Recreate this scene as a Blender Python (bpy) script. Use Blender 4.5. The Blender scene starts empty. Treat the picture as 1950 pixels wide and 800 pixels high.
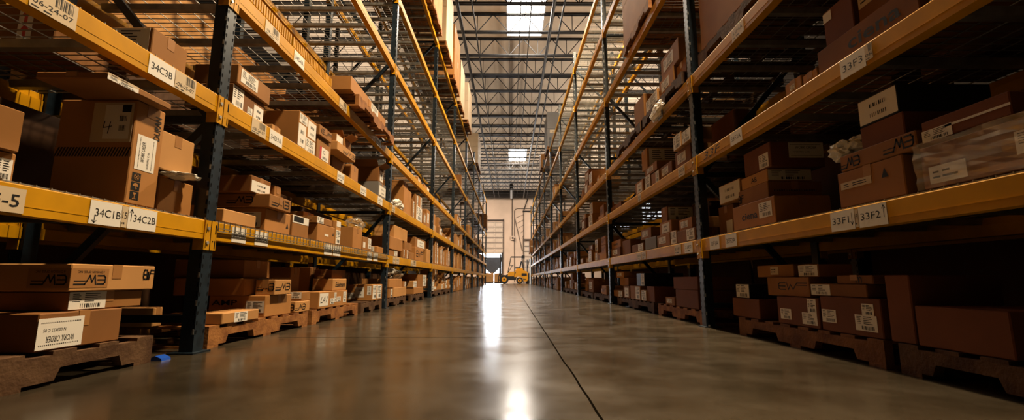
import bpy, bmesh, math, random
from mathutils import Vector, Matrix, noise
R = random.Random(7)
C = bpy.context.scene.collection
PI = math.pi
# ------------------------------------------------------------------ camera model
FPX, PIT, YAW, ROL, CH = 862.4, .1511, .0031, .0017, .3998
XS = {-1: 1.7013, 1: 1.6462}                       # rack face distance from the aisle's middle line
PY = {-1: [-1.14, 2.5157, 6.27, 9.85, 13.48, 17.15, 20.80, 24.46, 28.10, 31.85],
      1: [.24, 3.8995, 7.56, 11.22, 14.88, 18.54, 22.20, 25.86, 29.52, 33.18, 36.84]}
LV = {-1: [.7216, 1.4552, 2.1888, 3.5247, 4.6624, 5.8931],
      1: [.7426, 1.4816, 2.2387, 3.5452, 4.8439, 5.8896]}
RH, RT, RD = .105, .06, 1.07                       # rail height, thickness, rack depth
PALZ = .127
def proj(P):
    X, Y, Z = P[0], P[1], P[2] - CH
    c, s = math.cos(YAW), math.sin(YAW); X, Y = X*c - Y*s, X*s + Y*c
    c, s = math.cos(PIT), math.sin(PIT); Y, Z = Y*c + Z*s, -Y*s + Z*c
    u, v = X/Y, -Z/Y
    c, s = math.cos(ROL), math.sin(ROL); u, v = u*c - v*s, u*s + v*c
    return 975 + FPX*u, 400 + FPX*v
def y_at(px, X, z):                                # distance along the aisle of a point on the plane X at height z
    lo, hi = .9, 60.
    for _ in range(50):
        m = (lo + hi)/2; x = proj((X, m, z))[0]
        if (x < px) == (X < 0): lo = m
        else: hi = m
    return (lo + hi)/2
def z_at(py, X, Y):
    lo, hi = -1., 12.
    for _ in range(50):
        m = (lo + hi)/2
        if proj((X, Y, m))[1] > py: lo = m
        else: hi = m
    return (lo + hi)/2
ORD = ['first', 'second', 'third', 'fourth', 'fifth', 'sixth', 'seventh', 'eighth', 'ninth', 'tenth', 'eleventh',
       'twelfth', 'thirteenth', 'fourteenth', 'fifteenth', 'sixteenth', 'seventeenth', 'eighteenth', 'nineteenth',
       'twentieth', 'twenty-first', 'twenty-second', 'twenty-third', 'twenty-fourth', 'twenty-fifth', 'twenty-sixth', 'twenty-seventh', 'twenty-eighth', 'twenty-ninth', 'thirtieth',
       'thirty-first', 'thirty-second', 'thirty-third', 'thirty-fourth', 'thirty-fifth', 'thirty-sixth']
SN = {-1: 'left', 1: 'right'}
# ------------------------------------------------------------------ materials
def mat(name, col, rough=.6, metal=0, spec=.5, var=0, vscale=6, bump=0, bscale=60, col2=None, coat=0):
    m = bpy.data.materials.new(name); m.use_nodes = True
    nt = m.node_tree; b = nt.nodes['Principled BSDF']
    b.inputs['Roughness'].default_value = rough; b.inputs['Metallic'].default_value = metal
    b.inputs['Specular IOR Level'].default_value = spec
    b.inputs['Base Color'].default_value = (*col, 1)
    if coat: b.inputs['Coat Weight'].default_value = coat
    if var or col2 or bump:
        tc = nt.nodes.new('ShaderNodeTexCoord')
        src = tc.outputs['Object']
    if var or col2:
        oi = nt.nodes.new('ShaderNodeObjectInfo')
        add = nt.nodes.new('ShaderNodeVectorMath'); add.operation = 'ADD'
        nt.links.new(src, add.inputs[0]); nt.links.new(oi.outputs['Random'], add.inputs[1])
        n = nt.nodes.new('ShaderNodeTexNoise'); n.inputs['Scale'].default_value = vscale; n.inputs['Detail'].default_value = 6
        nt.links.new(add.outputs[0], n.inputs['Vector'])
        r = nt.nodes.new('ShaderNodeValToRGB')
        c2 = col2 or tuple(x*(1 - var) for x in col)
        r.color_ramp.elements[0].color = (*c2, 1); r.color_ramp.elements[1].color = (*col, 1)
        r.color_ramp.elements[0].position = .38; r.color_ramp.elements[1].position = .62
        nt.links.new(n.outputs['Fac'], r.inputs['Fac'])
        nt.links.new(r.outputs['Color'], b.inputs['Base Color'])
    if bump:
        n2 = nt.nodes.new('ShaderNodeTexNoise'); n2.inputs['Scale'].default_value = bscale; n2.inputs['Detail'].default_value = 4
        nt.links.new(src, n2.inputs['Vector'])
        bp = nt.nodes.new('ShaderNodeBump'); bp.inputs['Strength'].default_value = bump; bp.inputs['Distance'].default_value = .01
        nt.links.new(n2.outputs['Fac'], bp.inputs['Height']); nt.links.new(bp.outputs['Normal'], b.inputs['Normal'])
    return m
def emit(name, col, st):
    m = bpy.data.materials.new(name); m.use_nodes = True
    nt = m.node_tree; nt.nodes.remove(nt.nodes['Principled BSDF'])
    e = nt.nodes.new('ShaderNodeEmission'); e.inputs[0].default_value = (*col, 1); e.inputs[1].default_value = st
    nt.links.new(e.outputs[0], nt.nodes['Material Output'].inputs[0])
    return m
M = {}
M['yellow'] = mat('yellow_paint', (.56, .255, .003), .5, spec=.12, var=.18, vscale=5)
M['blue'] = mat('dark_blue_paint', (.010, .020, .030), .38, spec=.45, var=.45, vscale=18)
M['slot'] = mat('slot_black', (.002, .002, .003), .9, spec=.1)
M['zinc'] = mat('galvanised', (.33, .31, .28), .42, metal=.55, var=.3, vscale=12)
M['wire'] = mat('deck_wire', (.26, .24, .21), .45, metal=.5)
M['bolt'] = mat('bolt_zinc', (.5, .48, .42), .35, metal=.6)
M['card'] = [mat('kraft_board_a', (.42, .185, .052), .72, spec=.18, var=.16, vscale=3),
             mat('kraft_board_b', (.32, .138, .037), .72, spec=.18, var=.18, vscale=3),
             mat('kraft_board_c', (.50, .245, .080), .72, spec=.18, var=.14, vscale=3),
             mat('kraft_board_d', (.23, .092, .024), .75, spec=.2, var=.2, vscale=3)]
M['shade_dark_card'] = mat('shade_dark_board', (.085, .038, .016), .75, spec=.2, var=.2, vscale=3)  # shade at the back of the shelves put into the board colour
M['lit_card'] = mat('lit_pale_board', (.60, .42, .25), .7, spec=.3, var=.1, vscale=2)  # board lightened to stand in for lamp-lit faces on the top shelves
M['shade_red_card'] = mat('shade_red_board', (.17, .055, .018), .75, spec=.2, var=.2, vscale=3)  # dark red tone of the dim right racks put into the colour
M['black_card'] = mat('black_board', (.012, .011, .010), .5, spec=.3)
M['grey_card'] = mat('grey_board', (.16, .14, .12), .7)
M['tape'] = mat('packing_tape', (.34, .155, .050), .30, spec=.5)
M['seam'] = mat('board_seam', (.09, .035, .012), .9)
M['paper'] = mat('label_paper', (.72, .66, .58), .6, spec=.3)
M['old_paper'] = mat('faded_label', (.55, .42, .27), .6, spec=.3)
M['ink'] = mat('black_ink', (.010, .009, .008), .6, spec=.2)
M['red'] = mat('red_print', (.45, .02, .02), .5)
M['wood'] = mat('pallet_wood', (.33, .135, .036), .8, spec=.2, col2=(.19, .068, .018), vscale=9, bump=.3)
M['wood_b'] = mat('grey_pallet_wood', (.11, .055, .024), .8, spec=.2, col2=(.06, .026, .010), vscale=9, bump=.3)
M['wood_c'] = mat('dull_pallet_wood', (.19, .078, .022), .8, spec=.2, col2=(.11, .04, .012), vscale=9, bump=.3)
M['bag'] = mat('white_plastic', (.75, .70, .62), .22, spec=.6)
M['steel'] = mat('joist_steel', (.014, .011, .009), .6, spec=.3)
M['pipe'] = mat('pipe_paint', (.03, .026, .022), .5)
M['cream'] = mat('cream_wall', (.78, .60, .46), .85, spec=.2, var=.10, vscale=.8)
M['deckroof'] = mat('roof_deck', (.74, .62, .50), .85, spec=.2, var=.16, vscale=.9)
M['door'] = mat('dock_door_panel', (.74, .60, .47), .6, var=.08, vscale=2)
M['line'] = mat('door_line', (.075, .052, .038), .7)
M['fork'] = mat('forklift_yellow', (.82, .33, .010), .35, spec=.5)
M['rubber'] = mat('tyre_rubber', (.010, .009, .009), .7)
M['black'] = mat('black_steel', (.014, .012, .011), .45)
M['navy'] = mat('navy_tarpaulin', (.012, .017, .026), .6, var=.3, vscale=6)
M['white'] = mat('white_paint', (.75, .75, .76), .4)
M['bluebit'] = mat('blue_plastic', (.01, .06, .35), .25)
M['sky_panel'] = emit('skylight_panel', (1.0, .94, .84), 14)
M['lamp'] = emit('lamp_lens', (1.0, .80, .55), 30)
M['asphalt'] = mat('yard_concrete', (.5, .48, .45), .8)
# clear stretch film
def film():
    m = bpy.data.materials.new('stretch_film'); m.use_nodes = True
    nt = m.node_tree; nt.nodes.remove(nt.nodes['Principled BSDF'])
    t = nt.nodes.new('ShaderNodeBsdfTransparent'); g = nt.nodes.new('ShaderNodeBsdfGlossy'); d = nt.nodes.new('ShaderNodeBsdfDiffuse')
    g.inputs['Roughness'].default_value = .12; g.inputs['Color'].default_value = (.9, .85, .78, 1); d.inputs['Color'].default_value = (.7, .65, .58, 1)
    a = nt.nodes.new('ShaderNodeMixShader'); a.inputs[0].default_value = .45
    nt.links.new(g.outputs[0], a.inputs[1]); nt.links.new(d.outputs[0], a.inputs[2])
    b = nt.nodes.new('ShaderNodeMixShader'); b.inputs[0].default_value = .24
    nt.links.new(t.outputs[0], b.inputs[1]); nt.links.new(a.outputs[0], b.inputs[2])
    nt.links.new(b.outputs[0], nt.nodes['Material Output'].inputs[0])
    return m
M['film'] = film()
# polished concrete
def floor_mat():
    m = bpy.data.materials.new('polished_concrete'); m.use_nodes = True
    nt = m.node_tree; L = nt.links; b = nt.nodes['Principled BSDF']
    tc = nt.nodes.new('ShaderNodeTexCoord')
    def nz(scale, detail=8, rough=.6):
        n = nt.nodes.new('ShaderNodeTexNoise'); n.inputs['Scale'].default_value = scale; n.inputs['Detail'].default_value = detail
        n.inputs['Roughness'].default_value = rough; L.new(tc.outputs['Object'], n.inputs['Vector']); return n
    def ramp(fac, p0, c0, p1, c1):
        r = nt.nodes.new('ShaderNodeValToRGB'); e = r.color_ramp.elements
        e[0].position, e[0].color = p0, (*c0, 1); e[1].position, e[1].color = p1, (*c1, 1); L.new(fac, r.inputs['Fac']); return r
    big, mid, fine = nz(.8, 4, .5), nz(3.2, 5, .55), nz(60, 4)
    c1 = ramp(big.outputs['Fac'], .3, (.026, .019, .011), .7, (.062, .046, .028))
    c2 = ramp(mid.outputs['Fac'], .35, (.62, .60, .56), .65, (1, 1, 1))
    mx = nt.nodes.new('ShaderNodeMix'); mx.data_type = 'RGBA'; mx.blend_type = 'MULTIPLY'; mx.inputs[0].default_value = .65
    L.new(c1.outputs[0], mx.inputs[6]); L.new(c2.outputs[0], mx.inputs[7])
    c3 = ramp(fine.outputs['Fac'], .30, (.55, .52, .48), .45, (1, 1, 1))
    m2 = nt.nodes.new('ShaderNodeMix'); m2.data_type = 'RGBA'; m2.blend_type = 'MULTIPLY'; m2.inputs[0].default_value = .6
    L.new(mx.outputs[2], m2.inputs[6]); L.new(c3.outputs[0], m2.inputs[7])
    L.new(m2.outputs[2], b.inputs['Base Color'])
    rr = ramp(mid.outputs['Fac'], .3, (.15,)*3, .7, (.27,)*3)
    L.new(rr.outputs[0], b.inputs['Roughness'])
    b.inputs['Specular IOR Level'].default_value = .5
    bp = nt.nodes.new('ShaderNodeBump'); bp.inputs['Strength'].default_value = .012; bp.inputs['Distance'].default_value = .004
    n4 = nz(7, 5); L.new(n4.outputs['Fac'], bp.inputs['Height']); L.new(bp.outputs['Normal'], b.inputs['Normal'])
    return m
M['floor'] = floor_mat()
M['joint'] = mat('joint_filler', (.004, .003, .002), 1.0, spec=0)
# ------------------------------------------------------------------ mesh builder
class MB:
    def __init__(s): s.v, s.f, s.m, s.mats = [], [], [], []
    def mi(s, m):
        if m not in s.mats: s.mats.append(m)
        return s.mats.index(m)
    def add(s, vs, fs, m):
        o = len(s.v); k = s.mi(m)
        s.v += [tuple(x) for x in vs]
        for f in fs: s.f.append(tuple(i + o for i in f)); s.m.append(k)
    def box(s, x0, x1, y0, y1, z0, z1, m, rot=None, piv=None):
        vs = [Vector((x, y, z)) for z in (z0, z1) for x, y in ((x0, y0), (x1, y0), (x1, y1), (x0, y1))]
        if rot is not None:
            p = piv or Vector(((x0+x1)/2, (y0+y1)/2, (z0+z1)/2))
            vs = [rot @ (v - p) + p for v in vs]
        s.add(vs, [(3, 2, 1, 0), (4, 5, 6, 7), (0, 1, 5, 4), (1, 2, 6, 5), (2, 3, 7, 6), (3, 0, 4, 7)], m)
    def cbox(s, x0, x1, y0, y1, z0, z1, m, b=.004):          # box with chamfered edges
        b = min(b, (x1-x0)*.3, (y1-y0)*.3, (z1-z0)*.3)
        vs, idx = [], {}
        X, Y, Z = (x0, x1), (y0, y1), (z0, z1)
        for i in (0, 1):
            for j in (0, 1):
                for k in (0, 1):
                    sx, sy, sz = (b, -b)[i], (b, -b)[j], (b, -b)[k]
                    for a in range(3):
                        p = [X[i] + sx, Y[j] + sy, Z[k] + sz]; p[a] = (X[i], Y[j], Z[k])[a]
                        idx[i, j, k, a] = len(vs); vs.append(p)
        fs = []
        def q(l): fs.append(tuple(idx[t] for t in l))
        for a in range(3):
            for e in (0, 1):
                o = [t for t in range(3) if t != a]
                l = []
                for u, w in ((0, 0), (1, 0), (1, 1), (0, 1)):
                    c = [0]*3; c[a] = e; c[o[0]] = u; c[o[1]] = w; l.append((*c, a))
                q(l)
        for a in range(3):                                   # edges along axis a
            o = [t for t in range(3) if t != a]
            for u in (0, 1):
                for w in (0, 1):
                    def t(e, ax):
                        c = [0]*3; c[a] = e; c[o[0]] = u; c[o[1]] = w; return (*c, ax)
                    q([t(0, o[0]), t(1, o[0]), t(1, o[1]), t(0, o[1])])
        for i in (0, 1):
            for j in (0, 1):
                for k in (0, 1): q([(i, j, k, a) for a in range(3)])
        s.add(vs, fs, m)
    def bar(s, p, q, w, h, m, up=(0, 0, 1)):                   # box along p->q
        p, q = Vector(p), Vector(q); d = (q - p).normalized(); u = Vector(up)
        if abs(d.dot(u)) > .98: u = Vector((0, 1, 0))
        r = d.cross(u).normalized(); u = r.cross(d)
        vs = [e + r*a*w/2 + u*b*h/2 for e in (p, q) for a, b in ((-1, -1), (1, -1), (1, 1), (-1, 1))]
        s.add(vs, [(3, 2, 1, 0), (4, 5, 6, 7), (0, 1, 5, 4), (1, 2, 6, 5), (2, 3, 7, 6), (3, 0, 4, 7)], m)
    def tube(s, pts, r, m, n=8, cap=True):
        pts = [Vector(p) for p in pts]; rings = []
        for i, p in enumerate(pts):
            d = (pts[min(i+1, len(pts)-1)] - pts[max(i-1, 0)]).normalized()
            u = Vector((0, 0, 1)) if abs(d.z) < .9 else Vector((0, 1, 0))
            a = d.cross(u).normalized(); b = d.cross(a)
            rings.append([p + (a*math.cos(t*2*PI/n) + b*math.sin(t*2*PI/n))*r for t in range(n)])
        fs = [(i*n + t, i*n + (t+1) % n, (i+1)*n + (t+1) % n, (i+1)*n + t) for i in range(len(pts)-1) for t in range(n)]
        if cap: fs += [tuple(reversed(range(n))), tuple((len(pts)-1)*n + t for t in range(n))]
        s.add([v for g in rings for v in g], fs, m)
    def prism(s, poly, axis, a0, a1, m):                       # polygon in the other two axes, extruded along axis
        o = [t for t in range(3) if t != axis]; n = len(poly); vs = []
        for a in (a0, a1):
            for u, w in poly:
                p = [0]*3; p[axis] = a; p[o[0]] = u; p[o[1]] = w; vs.append(p)
        s.add(vs, [tuple(reversed(range(n))), tuple(range(n, 2*n))] + [(i, (i+1) % n, n + (i+1) % n, n + i) for i in range(n)], m)
    def cyl(s, c, axis, r, a0, a1, m, n=24):
        o = [t for t in range(3) if t != axis]
        s.prism([(c[0] + r*math.cos(t*2*PI/n), c[1] + r*math.sin(t*2*PI/n)) for t in range(n)], axis, a0, a1, m)
    def quad(s, P, m): s.add(P, [tuple(range(len(P)))], m)
    def mesh(s, name):
        me = bpy.data.meshes.new(name); me.from_pydata(s.v, [], s.f)
        for m in s.mats: me.materials.append(m)
        me.polygons.foreach_set('material_index', s.m); me.update()
        bm = bmesh.new(); bm.from_mesh(me); bmesh.ops.recalc_face_normals(bm, faces=bm.faces); bm.to_mesh(me); bm.free()
        return me
    def obj(s, name, parent=None, loc=None): return link(s.mesh(name), name, parent, loc)
def link(me, name, parent=None, loc=None):
    o = bpy.data.objects.new(name, me); C.objects.link(o)
    if parent is not None: o.parent = parent
    if loc is not None: o.location = loc
    return o
def tag(o, label, cat, group=None, kind=None):
    if label: o['label'] = label
    if cat: o['category'] = cat
    if group: o['group'] = group
    if kind: o['kind'] = kind
    return o
def empty(name, loc, label=None, cat=None, group=None, kind=None):
    o = bpy.data.objects.new(name, None); C.objects.link(o); o.location = loc; o.empty_display_size = .1
    return tag(o, label, cat, group, kind)
def dup(root, loc, rz=0, label=None, group=None):
    r = root.copy(); C.objects.link(r); r.location = loc; r.rotation_euler = (0, 0, rz)
    if label: r['label'] = label
    if group: r['group'] = group
    for ch in root.children:
        c = ch.copy(); C.objects.link(c); c.parent = r
        for g in ch.children:
            d = g.copy(); C.objects.link(d); d.parent = c
    return r
def struct(mb, name, loc=None, parent=None):
    o = mb.obj(name, parent, loc)
    if parent is None: o['kind'] = 'structure'
    return o
# ------------------------------------------------------------------ lettering
_T = {}
def glyphs(t, shear=0, bold=0):
    k = (t, shear, bold)
    if k not in _T:
        cu = bpy.data.curves.new('lettering', 'FONT'); cu.body = t; cu.fill_mode = 'FRONT'; cu.resolution_u = 2; cu.shear = shear; cu.offset = bold
        o = bpy.data.objects.new('lettering', cu); C.objects.link(o)
        me = o.to_mesh()
        v = [(p.co.x, p.co.y) for p in me.vertices]; f = [tuple(p.vertices) for p in me.polygons]
        o.to_mesh_clear(); C.objects.unlink(o); bpy.data.objects.remove(o); bpy.data.curves.remove(cu)
        x0 = min(a for a, _ in v); x1 = max(a for a, _ in v); y0 = min(b for _, b in v); y1 = max(b for _, b in v)
        _T[k] = ([((a - x0)/(x1 - x0), (b - y0)/(y1 - y0)) for a, b in v], f, (x1 - x0)/(y1 - y0))
    return _T[k]
class Face:                                        # a plane with origin, right, up and outward directions
    def __init__(s, o, u, v): s.o, s.u, s.v = Vector(o), Vector(u), Vector(v); s.n = s.u.cross(s.v)
    def p(s, a, b, e=0): return s.o + s.u*a + s.v*b + s.n*e
    def rect(s, mb, a0, a1, b0, b1, m, e=.001): mb.quad([s.p(a0, b0, e), s.p(a1, b0, e), s.p(a1, b1, e), s.p(a0, b1, e)], m)
    def slab(s, mb, a0, a1, b0, b1, m, e0=0, e1=.0012):
        vs = [s.p(a, b, e) for e in (e0, e1) for a, b in ((a0, b0), (a1, b0), (a1, b1), (a0, b1))]
        mb.add(vs, [(3, 2, 1, 0), (4, 5, 6, 7), (0, 1, 5, 4), (1, 2, 6, 5), (2, 3, 7, 6), (3, 0, 4, 7)], m)
    def text(s, mb, t, a0, a1, b0, b1, m, e=.0018, rot=0, shear=0, bold=0):
        vs, fs, _ = glyphs(t, shear, bold)
        out = []
        for x, y in vs:
            if rot == 180: x, y = 1 - x, 1 - y
            elif rot == 90: x, y = 1 - y, x
            elif rot == 270: x, y = y, 1 - x
            out.append(s.p(a0 + x*(a1 - a0), b0 + y*(b1 - b0), e))
        mb.add(out, fs, m)
    def stroke(s, mb, pts, w, m, e=.0018):
        for (a, b), (c, d) in zip(pts, pts[1:]):
            l = math.hypot(c - a, d - b) or 1e-6; ux, uy = (c - a)/l*w/2, (d - b)/l*w/2
            s.quad4(mb, [(a - ux - uy, b - uy + ux), (a - ux + uy, b - uy - ux), (c + ux + uy, d + uy - ux), (c + ux - uy, d + uy + ux)], m, e)
    def quad4(s, mb, q, m, e): mb.quad([s.p(a, b, e) for a, b in q], m)
def logo(F, mb, a0, a1, b0, b1, m, rot=0, e=.0016):           # EW with a long line running out of the W
    w, h = a1 - a0, b1 - b0
    def P(x, y):
        if rot == 180: x, y = 1 - x, 1 - y
        return (a0 + x*w, b0 + y*h)
    t = h*.15
    F.stroke(mb, [P(.28, .95), P(.08, .95), P(.03, .75), P(.03, .25), P(.08, .05), P(.28, .05)], t, m, e)
    F.stroke(mb, [P(.05, .5), P(.27, .5)], t, m, e)
    F.stroke(mb, [P(.33, .95), P(.38, .05), P(.46, .72), P(.54, .05), P(.62, .62), P(.68, .95), P(1, .95)], t, m, e)
    F.stroke(mb, [P(.66, .62), P(1, .62)], t*.5, m, e)
def bars(F, mb, a0, a1, b0, b1, m, n=14, e=.0018, rnd=R):
    w = (a1 - a0)/n
    for i in range(n): F.rect(mb, a0 + i*w, a0 + i*w + w*rnd.choice((.25, .45, .7)), b0, b1, m, e)
def lines(F, mb, a0, a1, b0, b1, m, n=4, e=.0018, rnd=R):
    h = (b1 - b0)/n
    for i in range(n):
        y = b1 - (i + .7)*h
        F.rect(mb, a0, a0 + (a1 - a0)*rnd.uniform(.18, .3), y, y + h*.35, m, e)
        F.rect(mb, a0 + (a1 - a0)*.38, a0 + (a1 - a0)*rnd.uniform(.6, 1), y, y + h*.4, m, e)
# ------------------------------------------------------------------ the setting
ZC, YB, YF, XW = 9.4, 47.6, -9.0, 9.8
mb = MB(); mb.quad([(-XW, YF, 0), (XW, YF, 0), (XW, YB, 0), (-XW, YB, 0)], M['floor']); struct(mb, 'floor')
def groove(name, pts, w):
    mb = MB()
    for (a, b), (c, d) in zip(pts, pts[1:]):
        dx, dy = c - a, d - b; l = math.hypot(dx, dy); nx, ny = -dy/l*w/2, dx/l*w/2
        vs = [(a - nx, b - ny, .0004), (c - nx, d - ny, .0004), (c + nx, d + ny, .0004), (a + nx, b + ny, .0004)]
        mb.quad(vs, M['joint'])
    o = mb.obj(name); o['kind'] = 'structure'
JX = .264
rg = random.Random(3)
groove('trim_1', [(JX + rg.uniform(-.003, .003), -4 + .17*k) for k in range(40)] + [(JX, 3), (JX, 12), (JX, 46)], .008)
groove('trim_2', [(-1.6, 3.22), (-.4, 3.215), (.6, 3.225), (1.6, 3.22)], .006)
# roof with two real openings is built as strips round the skylights
SKY = [(-.15, 1.15, 12.6, 15.75), (-.15, 1.15, 30.7, 34.0)]
mb = MB()
y = YF
for x0, x1, y0, y1 in sorted(SKY, key=lambda q: q[2]):
    mb.box(-XW, XW, y, y0, ZC, ZC + .12, M['deckroof'])
    mb.box(-XW, x0, y0, y1, ZC, ZC + .12, M['deckroof']); mb.box(x1, XW, y0, y1, ZC, ZC + .12, M['deckroof']); y = y1
mb.box(-XW, XW, y, YB, ZC, ZC + .12, M['deckroof'])
struct(mb, 'ceiling')
for i, (x0, x1, y0, y1) in enumerate(SKY):
    r = empty('skylight', ((x0+x1)/2, (y0+y1)/2, ZC), ['bright roof skylight above the aisle, the one largest in view', 'small bright roof skylight far down the aisle', 'bright roof skylight over the near end of the aisle'][i], 'skylight', 'roof skylights')
    hx, hy = (x1-x0)/2, (y1-y0)/2
    f = MB()
    for sgn in (-1, 1):
        f.box(sgn*hx - .02, sgn*hx + .02, -hy, hy, -.02, .14, M['white']); f.box(-hx, hx, sgn*hy - .02, sgn*hy + .02, -.02, .14, M['white'])
    f.box(-.015, .015, -hy, hy, .06, .1, M['white'])
    f.obj('curb_frame', r)
    f = MB(); f.box(-hx, hx, -hy, hy, .12, .14, M['sky_panel']); f.obj('diffuser_panel', r)
def wallbox(name, *b, m='cream'):
    mb = MB(); mb.box(*b, M[m]); return struct(mb, name)
M['dark_wall'] = mat('shade_dark_wall', (.020, .015, .011), .85, spec=.2, var=.2, vscale=1)  # wall colour darkened to stand in for shade beyond the racks
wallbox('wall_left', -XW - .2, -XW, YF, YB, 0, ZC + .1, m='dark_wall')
WIN = [(15.5, 22.5), (29.0, 34.0), (36.0, 43.0)]; WZ = (4.4, 5.9)
mb = MB(); y = YF
for a, e in WIN:
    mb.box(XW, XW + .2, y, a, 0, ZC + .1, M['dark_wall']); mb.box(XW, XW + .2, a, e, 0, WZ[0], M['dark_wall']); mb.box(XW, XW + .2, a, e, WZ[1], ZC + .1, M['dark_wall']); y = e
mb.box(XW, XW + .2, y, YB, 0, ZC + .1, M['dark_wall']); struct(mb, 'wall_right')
for i, (a, e) in enumerate(WIN):
    mb = MB(); n = int((e - a)/1.1)
    for k in range(n + 1): mb.box(XW + .05, XW + .12, a + (e - a)*k/n - .03, a + (e - a)*k/n + .03, *WZ, M['steel'])
    for z in (WZ[0] + .02, sum(WZ)/2, WZ[1] - .02): mb.box(XW + .05, XW + .12, a, e, z - .03, z + .03, M['steel'])
    struct(mb, f'window_{i+1}')
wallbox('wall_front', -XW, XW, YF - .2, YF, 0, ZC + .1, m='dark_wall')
D1 = (-3.45, -.80, 3.02)                                       # dock opening: x0, x1, head height
mb = MB()
mb.box(-XW, D1[0], YB, YB + .25, 0, ZC + .1, M['cream']); mb.box(D1[1], XW, YB, YB + .25, 0, ZC + .1, M['cream'])
mb.box(D1[0], D1[1], YB, YB + .25, D1[2], ZC + .1, M['cream'])
struct(mb, 'wall_back')
mb = MB(); mb.quad([(-30, YB + .25, -.02), (30, YB + .25, -.02), (30, YB + 70, -.02), (-30, YB + 70, -.02)], M['asphalt']); struct(mb, 'ground_outside')
def sectional(name, x0, x1, z0, z1, ncol, nrow, y=YB - .07):
    r = bpy.data.objects.new(name, None); C.objects.link(r); r['kind'] = 'structure'
    p = MB(); p.box(x0, x1, y, y + .05, z0, z1, M['door'])
    hz, wx = (z1 - z0)/nrow, (x1 - x0)/ncol
    F = Face((x0, y, z0), (1, 0, 0), (0, 0, 1))
    for j in range(nrow + 1): F.slab(p, 0, x1 - x0, max(0, j*hz - .03), min(z1 - z0, j*hz + .03), M['line'], 0, .006)
    for j in range(nrow):
        for i in range(ncol):
            a, b = i*wx, j*hz
            for q in ((a + .06, a + wx - .06, b + .09, b + .105), (a + .06, a + wx - .06, b + hz - .105, b + hz - .09), (a + .06, a + .075, b + .09, b + hz - .09), (a + wx - .075, a + wx - .06, b + .09, b + hz - .09)):
                F.slab(p, *q, M['line'], 0, .004)
    p.obj('door_panel', r)
    t = MB()
    for x in (x0 - .06, x1 + .06): t.box(x - .03, x + .03, y - .06, y + .02, 0, z1 + .35, M['line'])
    t.box(x0 - .1, x1 + .1, y - .08, y + .02, z1 + .12, z1 + .25, M['line'])
    t.obj('door_track', r)
    return r
sectional('door_1', D1[0], D1[1], 3.02, 6.35, 3, 6)
d2 = sectional('door_2', 1.42, 4.1, .02, 4.3, 3, 8)
t = MB()                                                       # raised high-lift tracks over the second door
t.box(1.36, 1.42, YB - .1, YB - .02, 4.3, 7.5, M['line']); t.box(1.30, 2.9, YB - .16, YB - .02, 7.42, 7.56, M['steel'])
for k in range(5):
    t.bar((.55 + .17*k*.9, YB - .05, 6.6 - .55*k + .2), (1.4, YB - .05, 6.95 - .55*k + .2), .03, .03, M['line'])
t.bar((.45, YB - .05, 6.75), (1.25, YB - .05, 3.3), .05, .05, M['line']); t.obj('lift_track', d2)
def tubeobj(name, pts, r, m, label, cat, n=8, group=None):
    mb = MB(); mb.tube(pts, r, M[m], n); return tag(mb.obj(name), label, cat, group)
tubeobj('wall_conduit', [(.17, YB - .06, 4.9), (.17, YB - .06, 8.9)], .035, 'line', 'thin vertical conduit running up the cream end wall to the girder', 'conduit')
tubeobj('wall_conduit', [(.42, YB - .06, .1), (.42, YB - .06, 7.55), (.52, YB - .06, 7.72), (.7, YB - .06, 7.78), (2.6, YB - .06, 7.78)], .03, 'line', 'vertical conduit on the end wall bending sideways near its top', 'conduit')
tubeobj('wall_conduit', [(1.42, YB - .12, 7.6), (1.9, YB - .12, 9.0), (1.95, YB - .12, 9.3)], .045, 'steel', 'short dark slanted pipe above the dock door track on the end wall', 'conduit')
mb = MB(); mb.box(.02, .42, YB - .16, YB - .02, 4.45, 4.85, M['cream']); mb.cyl((.22, 4.65), 1, .1, YB - .2, YB - .14, M['line']); mb.box(.36, .5, YB - .2, YB - .05, 4.3, 4.62, M['line'])
tag(mb.obj('alarm_box'), 'small alarm box on the conduit halfway up the end wall', 'alarm box')
# ------------------------------------------------------------------ roof steel
JD = .66
def joist_mesh():
    x0, x1 = -XW + .05, XW - .05
    ch = MB(); zt = ZC - .03
    for z in (zt, zt - JD):
        for s in (-1, 1): ch.box(x0, x1, s*.045 - .03, s*.045 + .03, z - .022, z + .022, M['steel'])
    w = MB(); p = 1.08; k = 0; x = -9.2 - .05
    while x + p < x1:
        w.bar((x, 0, zt), (x + p/2, 0, zt - JD), 0.026, .026, M['steel']); w.bar((x + p/2, 0, zt - JD), (x + p, 0, zt), 0.026, .026, M['steel'])
        w.bar((x + p/2, 0, zt - JD), (x + p/2, 0, zt), .024, .024, M['steel']); x += p
    return ch.mesh('chords'), w.mesh('web')
jc, jw = joist_mesh()
nj = 0; y = 11.1
while y < 45.5:
    r = empty('roof_joist', (0, y, 0), f'dark open-web steel roof joist, the {ORD[nj]} counted from the camera', 'roof joist', 'roof joists under the ceiling')
    link(jc, 'chord', r); link(jw, 'web', r); nj += 1; y += 1.62
mb = MB(); mb.box(-XW + .05, XW - .05, 45.9, 46.2, 8.72, 9.36, M['steel'])
mb.box(-XW + .05, XW - .05, 45.8, 46.3, 8.66, 8.72, M['steel']); mb.box(-XW + .05, XW - .05, 45.8, 46.3, 9.33, 9.385, M['steel'])
tag(mb.obj('roof_girder'), 'deep brown steel girder across the roof just before the end wall', 'girder', kind='thing')
mb = MB(); mb.box(-.1, .22, 42.6, 42.7, 8.35, 9.38, M['steel']); mb.box(-.04, .16, 42.55, 42.6, 8.0, 8.95, M['white'])
tag(mb.obj('roof_hanger'), 'pale steel hanger bracket hanging below the roof before the end wall', 'hanger', kind='thing')
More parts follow.
